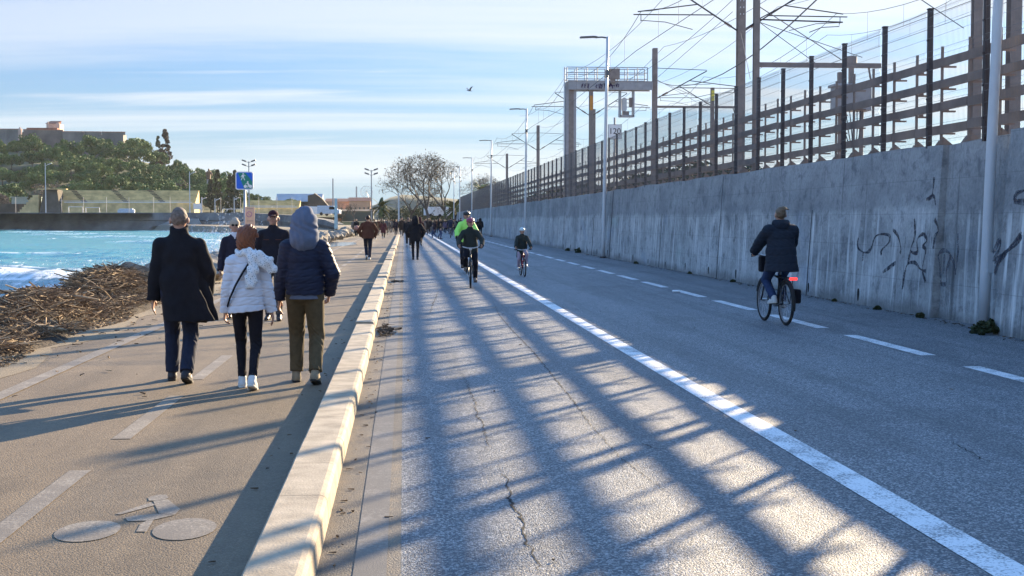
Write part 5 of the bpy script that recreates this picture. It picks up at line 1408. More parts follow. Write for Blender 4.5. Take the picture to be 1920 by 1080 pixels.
def surfnets(D, lo, h):
    ins = D < 0; sm = ins[:-1, :-1, :-1].astype(np.int8)
    cnt = np.zeros(sm.shape, np.int8)
    for i in (0, 1):
        for j in (0, 1):
            for k in (0, 1): cnt += ins[i:ins.shape[0] - 1 + i, j:ins.shape[1] - 1 + j, k:ins.shape[2] - 1 + k]
    act = (cnt > 0) & (cnt < 8); I, J, K = np.nonzero(act); idx = -np.ones(cnt.shape, np.int64); idx[I, J, K] = np.arange(len(I))
    cs = np.array([(i, j, k) for i in (0, 1) for j in (0, 1) for k in (0, 1)]); val = np.stack([D[I + c[0], J + c[1], K + c[2]] for c in cs], 1)
    acc = np.zeros((len(I), 3)); num = np.zeros(len(I))
    for a in range(8):
        for b_ in range(a + 1, 8):
            if np.abs(cs[a] - cs[b_]).sum() != 1: continue
            va, vb = val[:, a], val[:, b_]; cr = (va < 0) != (vb < 0); t = np.where(cr, va / (va - vb + 1e-12), 0)
            p = cs[a] + (cs[b_] - cs[a]) * t[:, None]; acc += p * cr[:, None]; num += cr
    V = (acc / num[:, None] + np.stack([I, J, K], 1)) * h + lo
    F = []
    for axn in range(3):
        a, b_ = [(1, 2), (2, 0), (0, 1)][axn]
        s0 = [slice(None)] * 3; s1 = [slice(None)] * 3; s0[axn] = slice(0, -1); s1[axn] = slice(1, None)
        A, B = ins[tuple(s0)], ins[tuple(s1)]; E = A != B
        P = np.stack(np.nonzero(E), 1)
        ok = (P[:, a] > 0) & (P[:, b_] > 0) & (P[:, a] < D.shape[a] - 1) & (P[:, b_] < D.shape[b_] - 1); P = P[ok]
        def at(da, db):
            Q = P.copy(); Q[:, a] += da; Q[:, b_] += db; return idx[Q[:, 0], Q[:, 1], Q[:, 2]]
        q = np.stack([at(-1, -1), at(0, -1), at(0, 0), at(-1, 0)], 1); flip = ~A[tuple(P.T)]
        q[flip] = q[flip][:, ::-1]; F.append(q)
    return V, np.concatenate(F)
# ================================================================== PEOPLE
def V3(*a): return np.array(a, float)
def unit(v): return v / (np.linalg.norm(v) + 1e-9)
def ik(a, t, l1, l2, pole):
    d = t - a; L_ = np.linalg.norm(d); L_ = min(L_, l1 + l2 - 1e-3); u = unit(d); t = a + u * L_
    x = (l1 * l1 - l2 * l2 + L_ * L_) / (2 * L_); h = math.sqrt(max(0, l1 * l1 - x * x)); p = np.array(pole, float); p = unit(p - u * (p @ u)); return a + u * x + p * h, t
m_.skin = pm('skin', (.42, .235, .165), .55, .15, 12, spec=.4)
m_.eye = pm('dark_eye', (.02, .015, .012), .3)
m_.lip = pm('lip', (.40, .16, .13), .5)
def cloth(name, col, rough=.9, var=.2, bmp=.25, bscale=220, sc=18): return pm(name, col, rough, var, sc, spec=.2, bmp=bmp, bscale=bscale, bdist=.003)
def fold(amp, f=30.):
    return lambda X, Y, Z: amp * np.sin(f * Z + 4 * np.sin(9 * X + 3 * Z) + 3 * np.sin(11 * Y + 5 * X)) * np.sin(f * .6 * X + 3 * np.sin(8 * Z) + 5 * Y)
def puff(sp, depth=.010, slope=0, wd=.007, f=None):
    def d(X, Y, Z):
        w_ = Z + slope * np.abs(X) + .006 * np.sin(14 * X + 3) + .004 * np.sin(31 * Y)
        q = (np.mod(w_, sp) - sp / 2)
        return depth * np.exp(-(q / wd) ** 2) - depth * .35 + .003 * np.sin(60 * X + 20 * np.sin(9 * Z)) * np.sin(47 * Z + 9 * X)
    return d
def legfold(amp=.005):
    def d(X, Y, Z):
        w_ = .35 + np.exp(-((Z - .50) / .10) ** 2) + 1.2 * np.exp(-((Z - .16) / .09) ** 2)
        return amp * w_ * (.6 * np.sin(62 * Z + 9 * np.sin(17 * X + 9 * Z) + 8 * np.sin(19 * Y + 4 * Z)) * (.5 + .5 * np.sin(33 * X + 21 * Z)) + .5 * np.sin(31 * Z + 14 * X + 6 * np.sin(23 * Y)))
    return d
def person(label, loc, rz, H=1.75, res=.010, z=0, group=None, lean=0., pelvis=(0, 0, .93), ank=((-.09, .06, .09), (.09, -.06, .09)), fpitch=(0, 0), fyaw=(-.12, .12), knee=((-.05, 1, 0), (.05, 1, 0)),
           wrist=((-.30, .03, .86), (.30, .03, .86)), elbow=((-.3, -1, 0), (.3, -1, 0)), curl=(.5, .5), pocket=(0, 0), g=1., hipw=1.,
           top=None, legs=None, shoes=None, hair=None, head=(0, 0, 0), face=False, extra=None, skin=None, cat='person'):
    s = H / 1.75; root = empty('person', (loc[0], loc[1], z), rz, label, cat, group); sk = skin or m_.skin
    P = V3(*pelvis); ex = V3(1, 0, 0); up = V3(0, math.sin(lean), math.cos(lean)); fw = V3(0, math.cos(lean), -math.sin(lean))
    T = lambda x, f, u: P + ex * x + fw * f + up * u
    RM_ = np.stack([ex, fw, up])
    hc = T(0, 0, .56) + up * .055 + V3(0, .5 * math.sin(lean) * 0, .095) + V3(*head); nb = T(0, -.005, .535)
    sh = [T(-.168 * g, -.005, .442), T(.168 * g, -.005, .442)]; hp = [P + V3(-.088 * hipw, 0, -.03), P + V3(.088 * hipw, 0, -.03)]
    kn = []; an = []; el_ = []; wr = []
    for i in (0, 1):
        k, a = ik(hp[i], V3(*ank[i]), .435, .425, knee[i]); kn.append(k); an.append(a)
        e, w_ = ik(sh[i], V3(*wrist[i]), .285, .255, elbow[i]); el_.append(e); wr.append(w_)
    fdir = []; fup = []
    for i in (0, 1):
        c, q = math.cos(fpitch[i]), math.sin(fpitch[i]); sy, cy = math.sin(fyaw[i]), math.cos(fyaw[i])
        fdir.append(V3(sy * c, cy * c, -q)); fup.append(V3(sy * q, cy * q, c))
    def fin(V): return V * s
    def put(name, S_, mat, disp=None, gclip=None, lab=None):
        V, F = S_.mesh(disp, gclip); o = npmesh(name, fin(V), F, mat, root)
        if lab: o['label'] = lab
        return o
    # ---- body: one continuous surface
    B = SDF(res)
    B.ell(T(0, .0, .34), (.150 * g, .100, .20), .04, RM_).ell(T(0, .01, .13), (.132 * g, .095, .15), .05, RM_).ell(T(0, 0, .0), (.150 * hipw, .105, .12), .05, RM_)
    B.rc(T(-.03, 0, .50), sh[0], .05, .048, k=.05).rc(T(.03, 0, .50), sh[1], .05, .048, k=.05)
    B.chain([nb - up * .03, (nb + hc) / 2 + V3(0, -.004, -.03), hc + V3(0, -.01, -.04)], [.062, .052, .05], .03)
    hd = hc; B.ell(hd + V3(0, -.005, .012), (.081, .098, .104), .02).ell(hd + V3(0, .035, -.055), (.055, .058, .055), .03)
    B.rc(hd + V3(0, .088, .012), hd + V3(0, .110, -.022), .009, .013, .012).ell(hd + V3(0, .075, -.088), (.022, .02, .018), .02)
    for q in (-1, 1):
        B.ell(hd + V3(q * .087, -.010, -.018), (.014, .022, .035), .008)
        B.ell(hd + V3(q * .031, .098, .012), (.017, .014, .010), .012, sub=True); B.ell(hd + V3(q * .045, .066, -.03), (.02, .022, .022), .02)
    B.ell(hd + V3(0, .083, -.058), (.023, .012, .008), .006)
    for i, q in ((0, -1), (1, 1)):
        B.rc(sh[i], el_[i], .050, .040, .03).rc(el_[i], wr[i], .040, .027, .015)
        a = unit(wr[i] - el_[i]); inn = V3(-q, 0, 0); inn = unit(inn - a * (inn @ a)); th = np.cross(a, inn); th = th if th[1] > 0 else -th
        if abs(th[1]) < .2 and th[2] < 0: th = -th
        c = curl[i]; pw = wr[i]
        B.rc(pw + a * .012, pw + a * .072, .033, .036, .015, flat=(inn, .42))
        for f_ in range(4):
            b0 = pw + a * (.090 - .004 * abs(f_ - 1.3)) + th * (.030 - .020 * f_); ln = (.040, .045, .042, .033)[f_]; c1 = c * (.8 + .1 * f_)
            d1 = unit(a * math.cos(c1) + inn * math.sin(c1)); d2 = unit(a * math.cos(c1 * 1.9) + inn * math.sin(c1 * 1.9))
            B.rc(b0 - a * .02, b0, .0098, .0095, .004); B.rc(b0, b0 + d1 * ln, .0095, .0085, .003); B.rc(b0 + d1 * ln, b0 + d1 * ln + d2 * ln * .85, .0085, .007, .003)
        t0 = pw + a * .022 + th * .026; t1 = t0 + unit(a * .65 + th * .6 + inn * .35) * .045; t2 = t1 + unit(a + inn * (.3 + .4 * c)) * .032; B.chain([t0, t1, t2], [.014, .011, .008], .006)
        B.rc(hp[i], kn[i], .078, .052, .03).rc(kn[i], an[i], .052, .036, .02); B.rc(an[i], an[i] + fdir[i] * .12 - fup[i] * .05, .036, .028, .02)
    put('body', B, sk)
    if face:
        for q in (-1, 1):
            e = fin(hd + V3(q * .031, .090, .012)); MB().ball(e, (.011 * s, .008 * s, .007 * s), 8, 6).build('eye', m_.eye, root, True)
            e = fin(hd + V3(q * .032, .092, .034)); MB().box(e, (.032 * s, .008 * s, .006 * s)).build('eyebrow', m_.hair_d, root)
        e = fin(hd + V3(0, .095, -.058)); MB().ball(e, (.021 * s, .006 * s, .005 * s), 8, 5).build('mouth', m_.lip, root, True)
    # ---- legs wear
    if legs:
        inf = legs.get('inf', .016); J = SDF(res); cut = legs.get('cut', .0)
        J.ell(T(0, 0, .0), (.150 * hipw + inf + .008, .108 + inf, .13), .04, RM_, clip=[(T(0, 0, .11), up)])
        for i in (0, 1):
            d = unit(an[i] - kn[i]); J.rc(hp[i], kn[i], .082 * hipw + inf, .054 + inf, .025).rc(kn[i], an[i] - d * 0, .054 + inf, legs.get('ankr', .046) + inf * .6, .02, clip=[(an[i] + d * cut, d)])
        put('trousers', J, legs['mat'], legs.get('disp') or legfold(.0045))
    if shoes:
        for i in (0, 1):
            J = SDF(res); A, f_, u_ = an[i], fdir[i], fup[i]; sd = np.cross(f_, u_); so = .088
            J.rc(A + u_ * .02, A - f_ * .015 - u_ * .03, .043, .045, .02); J.rc(A - f_ * .03 - u_ * .055, A + f_ * .06 - u_ * .052, .040, .042, .02); J.rc(A + f_ * .05 - u_ * .058, A + f_ * .165 - u_ * .066, .044, .036, .02); J.rc(A + u_ * .01 + f_ * .03, A + f_ * .1 - u_ * .04, .035, .03, .03)
            V, F = J.mesh(None, [(A - u_ * so, -u_), (A + u_ * .045, u_)]); o = npmesh('shoe', fin(V), F, shoes['mat'], root)
            if shoes.get('sole'):
                J = SDF(res); J.rc(A - f_ * .032 - u_ * .07, A + f_ * .06 - u_ * .07, .043, .045, .02).rc(A + f_ * .05 - u_ * .07, A + f_ * .168 - u_ * .07, .047, .038, .02)
                V, F = J.mesh(None, [(A - u_ * (so + .003), -u_), (A - u_ * .066, u_)]); npmesh('sole', fin(V), F, shoes['sole'], o)
    # ---- jacket / coat
    if top:
        inf = top.get('inf', .022); J = SDF(res); hem = top['hem']; hemclip = [(V3(0, 0, hem), V3(top.get('hemx', 0), top.get('hemt', 0), -1))]
        J.ell(T(0, -.005, .33), (.148 * g + inf, .105 + inf, .205), .05, RM_); J.ell(T(0, .005, .12), (.142 * g + inf + .012, .105 + inf, .20), .06, RM_, clip=hemclip)
        J.rc(T(-.03, -.01, .492), sh[0], .060 + inf * .4, .052 + inf * .6, k=.05).rc(T(.03, -.01, .492), sh[1], .060 + inf * .4, .052 + inf * .6, k=.05)
        bot = top.get('bot')
        if hem < P[2] + .06:
            zb = hem - .05; fl = top.get('flare', 1.1); hx, hy = top.get('sway', (0, 0))
            J.rc(T(0, 0, .10), V3(P[0] + hx, P[1] + hy, zb), .148 * max(g, hipw) + inf, (.150 * max(g, hipw) + inf) * fl, .06, clip=hemclip, flat=(V3(0, 1, 0), .86))
        for a_, b__, ra, rb in top.get('flaps', ()): J.rc(V3(*a_), V3(*b__), ra, rb, .05, clip=hemclip, flat=(V3(0, 1, 0), .4))
        for i in (0, 1):
            d = unit(wr[i] - el_[i]); r0, r1, r2 = top.get('sleeve', (.066, .058, .047)); J.rc(sh[i], el_[i], r0 + inf * .4, r1 + inf * .4, .022)
            J.rc(el_[i], wr[i] + d * .02, r1 + inf * .4, r2 + inf * .3, .008, clip=[(wr[i] + d * top.get('cuff', .012), d)])
        ch = top.get('collar', .06)
        if ch: J.rc(nb - up * .02, nb + up * ch + V3(0, -.005, 0), .082 + inf * .4, top.get('collr', .078), .03, clip=[(nb + up * ch, up + V3(0, -.35, 0))])
        for pr in top.get('more', ()): J.ell(V3(*pr[0]), pr[1], .04)
        o = put('jacket' if hem > .7 else 'coat', J, top['mat'], top.get('disp') or fold(.0035))
        if top.get('under'):
            J = SDF(res); ii = inf - .006; hz_ = hem - top['under'][1]
            J.rc(T(0, 0, .10), V3(P[0], P[1], hz_ - .05), .148 * max(g, hipw) + ii, .150 * max(g, hipw) + ii, .05, clip=[(V3(0, 0, hz_), V3(0, 0, -1))], flat=(V3(0, 1, 0), .85)); put('shirt_hem', J, top['under'][0])
    # ---- hair and headwear
    h = hair or {}; kd = h.get('kind')
    if kd == 'short':
        J = SDF(res); J.ell(hd + V3(0, -.006, .013), (.0825, .0995, .1055), .01, clip=[(hd + V3(0, .04, .01), unit(V3(0, .75, -.66)))]); put('hair', J, h['mat'], fold(.002, 120))
    elif kd == 'bob':
        J = SDF(res); J.ell(hd + V3(0, -.018, .012), (.106, .116, .120), .03, clip=[(hd + V3(0, .05, .01), unit(V3(0, .9, -.42)))]); J.ell(hd + V3(0, -.045, -.05), (.088, .07, .075), .04); J.ell(hd + V3(.03, -.02, .085), (.06, .07, .05), .03)
        for q in range(11): a_ = -2.9 + q * .265; J.rc(hd + V3(.085 * math.cos(a_), -.02 + .085 * math.sin(a_), -.06), hd + V3(.088 * math.cos(a_) + .006 * math.sin(q * 5), -.025 + .088 * math.sin(a_), -.115 - .022 * math.sin(q * 2.3) ** 2), .020, .006, .012)
        J.rc(hd + V3(.05, -.03, .10), hd + V3(.115, -.05, .075), .03, .008, .03); J.rc(hd + V3(.08, -.04, .05), hd + V3(.135, -.05, .01), .03, .008, .03)
        put('hair', J, h['mat'], lambda X, Y, Z: .0045 * np.sin(150 * X + 60 * Y + 8 * np.sin(20 * Z)) + .004 * np.sin(40 * X + 30 * Z))
    elif kd == 'long':
        J = SDF(res); J.ell(hd + V3(0, -.014, .015), (.088, .105, .115), .03, clip=[(hd + V3(0, .05, .01), unit(V3(0, .9, -.42)))]); J.rc(hd + V3(0, -.05, 0), nb + V3(0, -.09, -.12), .075, .06, .04); put('hair', J, h['mat'], fold(.004, 60))
    elif kd == 'bun':
        J = SDF(res); J.ell(hd + V3(0, -.014, .018), (.083, .102, .110), .02, clip=[(hd + V3(0, .05, .01), unit(V3(0, .8, -.6)))]); J.ell(hd + V3(.02, -.07, .09), (.045, .05, .04), .03); J.rc(hd + V3(.05, -.03, .09), hd + V3(.14, -.05, .075), .022, .006, .02); J.rc(hd + V3(.02, .01, .105), hd + V3(.09, -.02, .115), .025, .008, .02); put('hair', J, h['mat'], fold(.004, 80))
    elif kd == 'hood':
        J = SDF(res); J.ell(hd + V3(0, -.015, .0), (.118, .138, .120), .05, clip=[(hd + V3(0, .085, 0), V3(0, 1, 0))]); J.ell(hd + V3(.02, -.06, .10), (.04, .05, .04), .09); J.rc(hd + V3(0, -.03, -.05), nb + V3(0, -.035, .0), .132, .150, .06, clip=[(hd + V3(0, .075, 0), V3(0, 1, 0))]); J.ell(hd + V3(0, .09, -.01), (.075, .06, .1), .02, sub=True)
        put('hood', J, h['mat'], lambda X, Y, Z: .0035 * np.sin(22 * Z + 14 * X + 9 * np.sin(14 * X + 1) + 20 * Y) + .004 * np.sin(48 * X + 34 * Z + 4 * np.sin(20 * Z)) - .006 * np.exp(-((X - .01) / .006) ** 2))
    elif kd == 'cap':
        J = SDF(res); J.ell(hd + V3(0, -.004, .045), (.086, .104, .085), .01, clip=[(hd + V3(0, 0, .035), unit(V3(0, -.15, -1)))]); put('hair', SDF(res).ell(hd + V3(0, -.012, .012), (.0805, .0975, .10), .01, clip=[(hd + V3(0, .01, .0), unit(V3(0, .9, -.35)))]), h.get('hairmat', m_.hair_d))
        o = put('cap', J, h['mat']); J = SDF(res); J.rc(hd + V3(0, .075, .048), hd + V3(0, .145, .036), .068, .062, .01, flat=(unit(V3(0, .2, 1)), .16)); V, F = J.mesh(); npmesh('brim', fin(V), F, h['mat'], o)
    elif kd == 'beanie':
        J = SDF(res); J.ell(hd + V3(0, -.008, .035), (.09, .108, .105), .01, clip=[(hd + V3(0, 0, .02), unit(V3(0, -.2, -1)))]); J.ell(hd + V3(0, -.02, .13), (.03, .03, .03), .04); put('beanie', J, h['mat'], puff(.03, .004))
    elif kd == 'helmet':
        J = SDF(res); J.ell(hd + V3(0, -.012, .045), (.116, .148, .112), .01, clip=[(hd + V3(0, 0, .035), unit(V3(0, -.22, -1)))])
        for q in (-.045, 0, .045): J.rc(hd + V3(q, .09, .132), hd + V3(q, -.11, .128), .012, k=.008, sub=True)
        o = put('helmet', J, h['mat'])
        if h.get('peak'):
            J = SDF(res); J.rc(hd + V3(0, .10, .058), hd + V3(0, .15, .045), .075, .066, .01, flat=(unit(V3(0, .25, 1)), .16)); V, F = J.mesh(); npmesh('peak', fin(V), F, h['peak'], o)
        b = MB()
        for q in (-1, 1): b.tube([fin(hd + V3(q * .088, .0, .04)), fin(hd + V3(q * .075, .03, -.06)), fin(hd + V3(0, .06, -.115))], .006 * s, 5)
        b.build('chin_strap', m_.black, o)
        if h.get('hairmat'): put('hair', SDF(res).ell(hd + V3(0, -.012, .012), (.082, .10, .10), .01, clip=[(hd + V3(0, .03, .0), unit(V3(0, .9, -.35)))]).rc(hd + V3(0, -.05, 0), nb + V3(0, -.05, .0), .07, .05, .03), h['hairmat'])
    if extra: extra(dict(root=root, hd=hd, nb=nb, T=T, P=P, sh=sh, wr=wr, el=el_, fin=fin, put=put, res=res, s=s, an=an, kn=kn, hp=hp))
    return root
def hairmat(name, c0, c1, sc=(170, 170, 14)):
    m, t, b = newmat(name); v = coord(t, sc); n = noise(t, v, 1.0, 4, .65, .4)
    L(t, ramp(t, n, [(.3, c0), (.7, c1)]), b.inputs['Base Color']); b.inputs['Roughness'].default_value = .5; b.inputs['Specular IOR Level'].default_value = .45
    bump(t, b, n, .9, .006); return m
m_.hair_d = pm('dark_hair', (.03, .02, .015), .6, .3, 40); m_.hair_g = pm('cropped_grey_hair', (.17, .13, .105), .75, .45, 40, bmp=.5, bscale=300, bdist=.003)
m_.hair_r = hairmat('auburn_hair', (.055, .014, .007), (.34, .105, .035)); m_.hair_b = hairmat('blond_brown_hair', (.05, .032, .02), (.22, .145, .08))
C_ = cloth
m_.c_black = C_('black_wool', (.012, .012, .016)); m_.c_jean = C_('dark_navy_denim', (.020, .026, .048)); m_.c_white = C_('white_quilt', (.62, .62, .66), .6, .06, .15)
m_.c_navy = C_('navy_quilt', (.016, .020, .042), .55, .2, .15); m_.c_hood = C_('blue_grey_jersey', (.125, .148, .205), .9, .12); m_.c_olive = C_('olive_cotton', (.105, .078, .042), .9, .2); m_.c_btrou = C_('black_trousers', (.014, .013, .018))
m_.sh_white = pm('white_leather', (.62, .60, .56), .5, .12, 14); m_.sh_beige = pm('beige_suede', (.30, .235, .15), .85, .2, 14); m_.sh_dark = pm('dark_leather', (.035, .028, .03), .5, .2, 14)
m_.sole_w = pm('pale_rubber', (.60, .57, .50), .7); m_.sole_d = pm('dark_rubber', (.04, .035, .03), .8)
m_.c_scarf, t, bs = newmat('speckled_scarf'); v = coord(t); vo = t.nodes.new('ShaderNodeTexVoronoi'); vo.inputs['Scale'].default_value = 62; L(t, v, vo.inputs['Vector'])
L(t, ramp(t, vo.outputs['Distance'], [(.24, (.20, .27, .30)), (.34, (.70, .72, .74))]), bs.inputs['Base Color']); bs.inputs['Roughness'].default_value = .9

def at(px, py): D = GD(py); return G(px, D)
# ---- man in the black coat
person('man in a long black coat seen from behind, leftmost near walker', at(337, 718), .02, 1.76, .0075, lean=-.01,
       ank=((-.115, .19, .09), (.075, -.17, .125)), fpitch=(-.05, .38), wrist=((-.275, .05, .80), (.25, .15, .88)), elbow=((-.5, -1, 0), (1.0, -.8, 0)), curl=(.35, .9), g=1.08, hipw=1.02,
       top=dict(mat=m_.c_black, hem=.625, inf=.030, flare=1.08, sway=(.05, -.02), collar=.10, collr=.085, sleeve=(.068, .064, .056), cuff=.015, disp=fold(.006, 16),
                flaps=[((.19, .02, 1.05), (.31, -.04, .62), .07, .07), ((.10, -.10, .95), (.24, -.14, .60), .10, .12)]),
       legs=dict(mat=m_.c_jean, inf=.022, cut=-.0, ankr=.052), shoes=dict(mat=m_.sh_dark, sole=m_.sole_d), hair=dict(kind='short', mat=m_.hair_g))
# ---- woman in white
def scarf(c):
    fin, hd, nb, T, put, root, s = c['fin'], c['hd'], c['nb'], c['T'], c['put'], c['root'], c['s']
    J = SDF(.008); n0 = nb + V3(0, 0, .015)
    for k in range(12):
        a0, a1 = 2 * math.pi * k / 12, 2 * math.pi * (k + 1) / 12
        J.rc(n0 + V3(.088 * math.cos(a0), .085 * math.sin(a0), .012 * math.sin(a0)), n0 + V3(.088 * math.cos(a1), .085 * math.sin(a1), .012 * math.sin(a1)), .036, k=.02)
    f = (V3(0, 1, .1), .45)
    J.chain([nb + V3(.02, -.10, .01), nb + V3(.12, -.15, -.03), nb + V3(.22, -.15, -.085), nb + V3(.285, -.13, -.15)], [.055, .068, .072, .06], .02, flat=f)
    J.chain([nb + V3(.09, -.15, -.04), nb + V3(.085, -.165, -.18), nb + V3(.055, -.165, -.31)], [.055, .058, .062], .02, flat=f)
    put('scarf', J, m_.c_scarf, lambda X, Y, Z: .006 * np.sin(70 * X + 50 * Z) + .004 * np.sin(45 * Z - 30 * X))
    b = MB(); pts = [T(.10, -.09, .53), T(.06, -.150, .46), T(-.02, -.168, .34), T(-.10, -.165, .20), T(-.165, -.13, .06), T(-.20, -.05, -.03)]
    b.tube([Vector(fin(p)) for p in pts], .016 * s, 8, True, .5); b.build('bag_strap', m_.c_black, root, True)
    J = SDF(.01); J.rc(T(-.215, .10, -.06), T(-.215, .10, .05), .06, .055, .02, flat=(V3(1, 0, 0), .5)); put('shoulder_bag', J, m_.c_black)
person('auburn haired woman in a white quilted jacket and speckled scarf seen from behind', at(462, 731), .0, 1.57, .0075,
       ank=((-.075, .17, .09), (.065, -.15, .12)), fpitch=(-.05, .34), wrist=((-.245, .06, .79), (.275, .05, .76)), curl=(.7, .35), g=.90, hipw=1.0,
       top=dict(mat=m_.c_white, hem=.845, inf=.024, flare=1.14, sway=(.0, 0), collar=.05, sleeve=(.064, .060, .050), cuff=.01, disp=puff(.088, .008, .10), hemx=.10),
       legs=dict(mat=m_.c_btrou, inf=.006, cut=-.03, ankr=.038), shoes=dict(mat=m_.sh_white, sole=m_.sole_w), hair=dict(kind='bob', mat=m_.hair_r), extra=scarf)
# ---- hooded man
person('man with raised blue grey hood, navy padded jacket and olive trousers seen from behind', at(571, 720), -.03, 1.74, .0075,
       ank=((-.105, .15, .09), (.11, -.13, .115)), fpitch=(-.03, .30), wrist=((-.262, .08, .83), (.235, .12, .90)), elbow=((-.3, -1, 0), (.9, -1, 0)), curl=(.45, .8), g=1.02, hipw=1.0,
       top=dict(mat=m_.c_navy, hem=.90, inf=.028, flare=1.06, collar=.055, collr=.150, sleeve=(.068, .064, .052), cuff=.0, disp=puff(.07, .005, .0, .006), under=(m_.c_hood, .045)),
       legs=dict(mat=m_.c_olive, inf=.024, cut=-.02, ankr=.050), shoes=dict(mat=m_.sh_beige, sole=m_.sole_d), hair=dict(kind='hood', mat=m_.c_hood))
# ---- facing couple
def shades(c):
    fin, hd, s = c['fin'], c['hd'], c['s']; b = MB()
    for q in (-1, 1): b.ball(fin(hd + V3(q * .032, .094, .014)), (.026 * s, .010 * s, .020 * s), 10, 7); b.tube([fin(hd + V3(q * .055, .085, .018)), fin(hd + V3(q * .08, -.0, .012))], .004 * s, 5)
    b.tube([fin(hd + V3(-.02, .102, .018)), fin(hd + V3(.02, .102, .018))], .004 * s, 5); b.build('sunglasses', m_.black, c['root'], True)
    J = SDF(.01); J.rc(c['nb'] + V3(0, .02, .02), c['nb'] + V3(0, .055, -.10), .072, .05, .03); c['put']('white_collar', J, m_.c_white)
x, y = G(441, 23); person('woman with sunglasses and pale cap facing the camera, left of the auburn hair', (x, y), math.pi + .1, 1.64, .011,
       wrist=((-.24, .16, .88), (.26, .10, .86)), g=.98, top=dict(mat=C_('dark_blue_jacket', (.022, .02, .034)), hem=.80, inf=.03, collar=.03), legs=dict(mat=m_.c_jean), shoes=dict(mat=m_.sh_dark), hair=dict(kind='beanie', mat=pm('blond_grey_knit', (.42, .34, .26), .9)), face=True, extra=shades)
def orange_line(c):
    b = MB(); T, fin = c['T'], c['fin']
    for q in (-1, 1): b.tube([fin(T(q * .05, .148, .365)), fin(T(q * .14, .118, .365))], .003, 4)
    b.build('chest_seam', pm('rust_piping', (.25, .07, .02), .8), c['root'])
x, y = G(513, 22.5); person('man in dark cap and black zipped jacket facing the camera left of the hood', (x, y), math.pi - .05, 1.78, .011, head=(.0, 0, 0),
       wrist=((-.31, .05, .86), (.30, .02, .86)), g=1.12, top=dict(mat=C_('black_zip_jacket', (.018, .016, .022)), hem=.80, inf=.03, collar=.05), legs=dict(mat=C_('grey_trousers', (.09, .08, .075))), shoes=dict(mat=m_.sh_dark), hair=dict(kind='cap', mat=C_('dark_red_cap', (.05, .015, .018)), hairmat=m_.hair_g), face=True, extra=orange_line)
# ---- mid walkers
m_.c_brown = C_('rust_brown_jacket', (.10, .036, .022)); m_.c_dkb = C_('dark_brown_cloth', (.035, .022, .018)); m_.c_grey = C_('mid_grey_cloth', (.12, .115, .11)); m_.c_blue = C_('mid_blue_denim', (.06, .09, .17)); m_.c_red = C_('wine_red_cloth', (.11, .028, .03)); m_.c_plum = C_('dark_plum', (.03, .02, .03))
person('man in a rust brown jacket walking away on the path left of the kerb', at(690, 487), 0, 1.83, .013, ank=((-.06, .20, .16), (.055, -.02, .09)), fpitch=(.5, 0), wrist=((-.25, .10, .92), (.26, .12, .92)), elbow=((-1.3, -.6, 0), (1.3, -.6, 0)), g=1.2, curl=(1, 1), top=dict(mat=m_.c_brown, hem=.84, inf=.05, collar=.06), legs=dict(mat=m_.c_jean, inf=.02), shoes=dict(mat=m_.sh_white), hair=dict(kind='short', mat=m_.hair_d))
person('person in a black hooded coat walking on the road, nearest of the walkers there', at(779, 487), .0, 1.78, .013, ank=((-.09, .02, .09), (.08, -.04, .09)), wrist=((-.25, .12, .92), (.26, .10, .92)), elbow=((-1.3, -.6, 0), (1.3, -.6, 0)), g=1.2, hipw=1.1, top=dict(mat=m_.c_black, hem=.74, inf=.05, flare=1.1), legs=dict(mat=m_.c_btrou, inf=.004), shoes=dict(mat=m_.sh_dark), hair=dict(kind='hood', mat=m_.c_black))
FARG = 'distant strollers on the road and path'
def far(px, py, Dz, H, label, topm, legm, hair='short', rz=0, hem=.78, g=1.08, seed=0, flare=1.05, hm=None, z=0, yfix=None):
    r = random.Random(seed * 7 + int(px)); D = Dz or GD(py); x, y = G(px, D); st = r.uniform(.04, .2) * r.choice((-1, 1))
    person(label, (x, y), rz + r.uniform(-.15, .15), H, .018, z=z, ank=((-.09, st, .09 + (.08 if st < 0 else 0)), (.09, -st, .09 + (.08 if st > 0 else 0))), fpitch=(.5 if st < 0 else 0, .5 if st > 0 else 0), wrist=((-.28, -st * .9 + .06, .86), (.28, st * .9 + .06, .86)), g=g, top=dict(mat=topm, hem=hem, inf=.04, flare=flare), legs=dict(mat=legm), shoes=dict(mat=r.choice((m_.sh_dark, m_.sh_white))), hair=dict(kind=hair, mat=hm or (topm if hair in ('hood',) else m_.hair_d)))
far(766, 463, None, 1.78, 'man in dark jacket left beside the black hooded person on the road', m_.c_black, m_.c_btrou, 'short', hm=m_.hair_g)
far(787, 461, None, 1.80, 'person with pointed dark red hood behind the black hooded person', C_('dark_red_hooded', (.06, .018, .02)), m_.c_btrou, 'hood')
far(702, 449, None, 1.72, 'walker in dark brown just right behind the rust brown jacket', m_.c_dkb, m_.c_btrou, hem=.7)
far(709, 442, None, 1.74, 'second walker in brown farther behind the rust brown jacket', m_.c_brown, m_.c_grey)
far(719, 447.5, None, 1.62, 'woman in a long wine red coat on the path left of the kerb', m_.c_red, m_.c_btrou, 'long', hem=.55, flare=1.25)
far(724.5, 440, None, 1.78, 'tall walker in grey behind the wine red coat', m_.c_grey, m_.c_btrou)
far(742.5, 442, None, 1.66, 'person in dark plum jacket walking right beside the far kerb', m_.c_plum, m_.c_jean, hm=m_.hair_r)
far(753.5, 444, None, 1.85, 'walker in dark brown coat mid road, left of the dark pair', m_.c_dkb, m_.c_grey, 'beanie', hem=.62, hm=m_.c_brown)
far(794, 441, None, 1.60, 'short walker in grey right of the pointed hood', m_.c_grey, m_.c_btrou)
far(803, 440, None, 1.80, 'long haired walker in black in the centre of the road crowd', m_.c_black, m_.c_btrou, 'long')
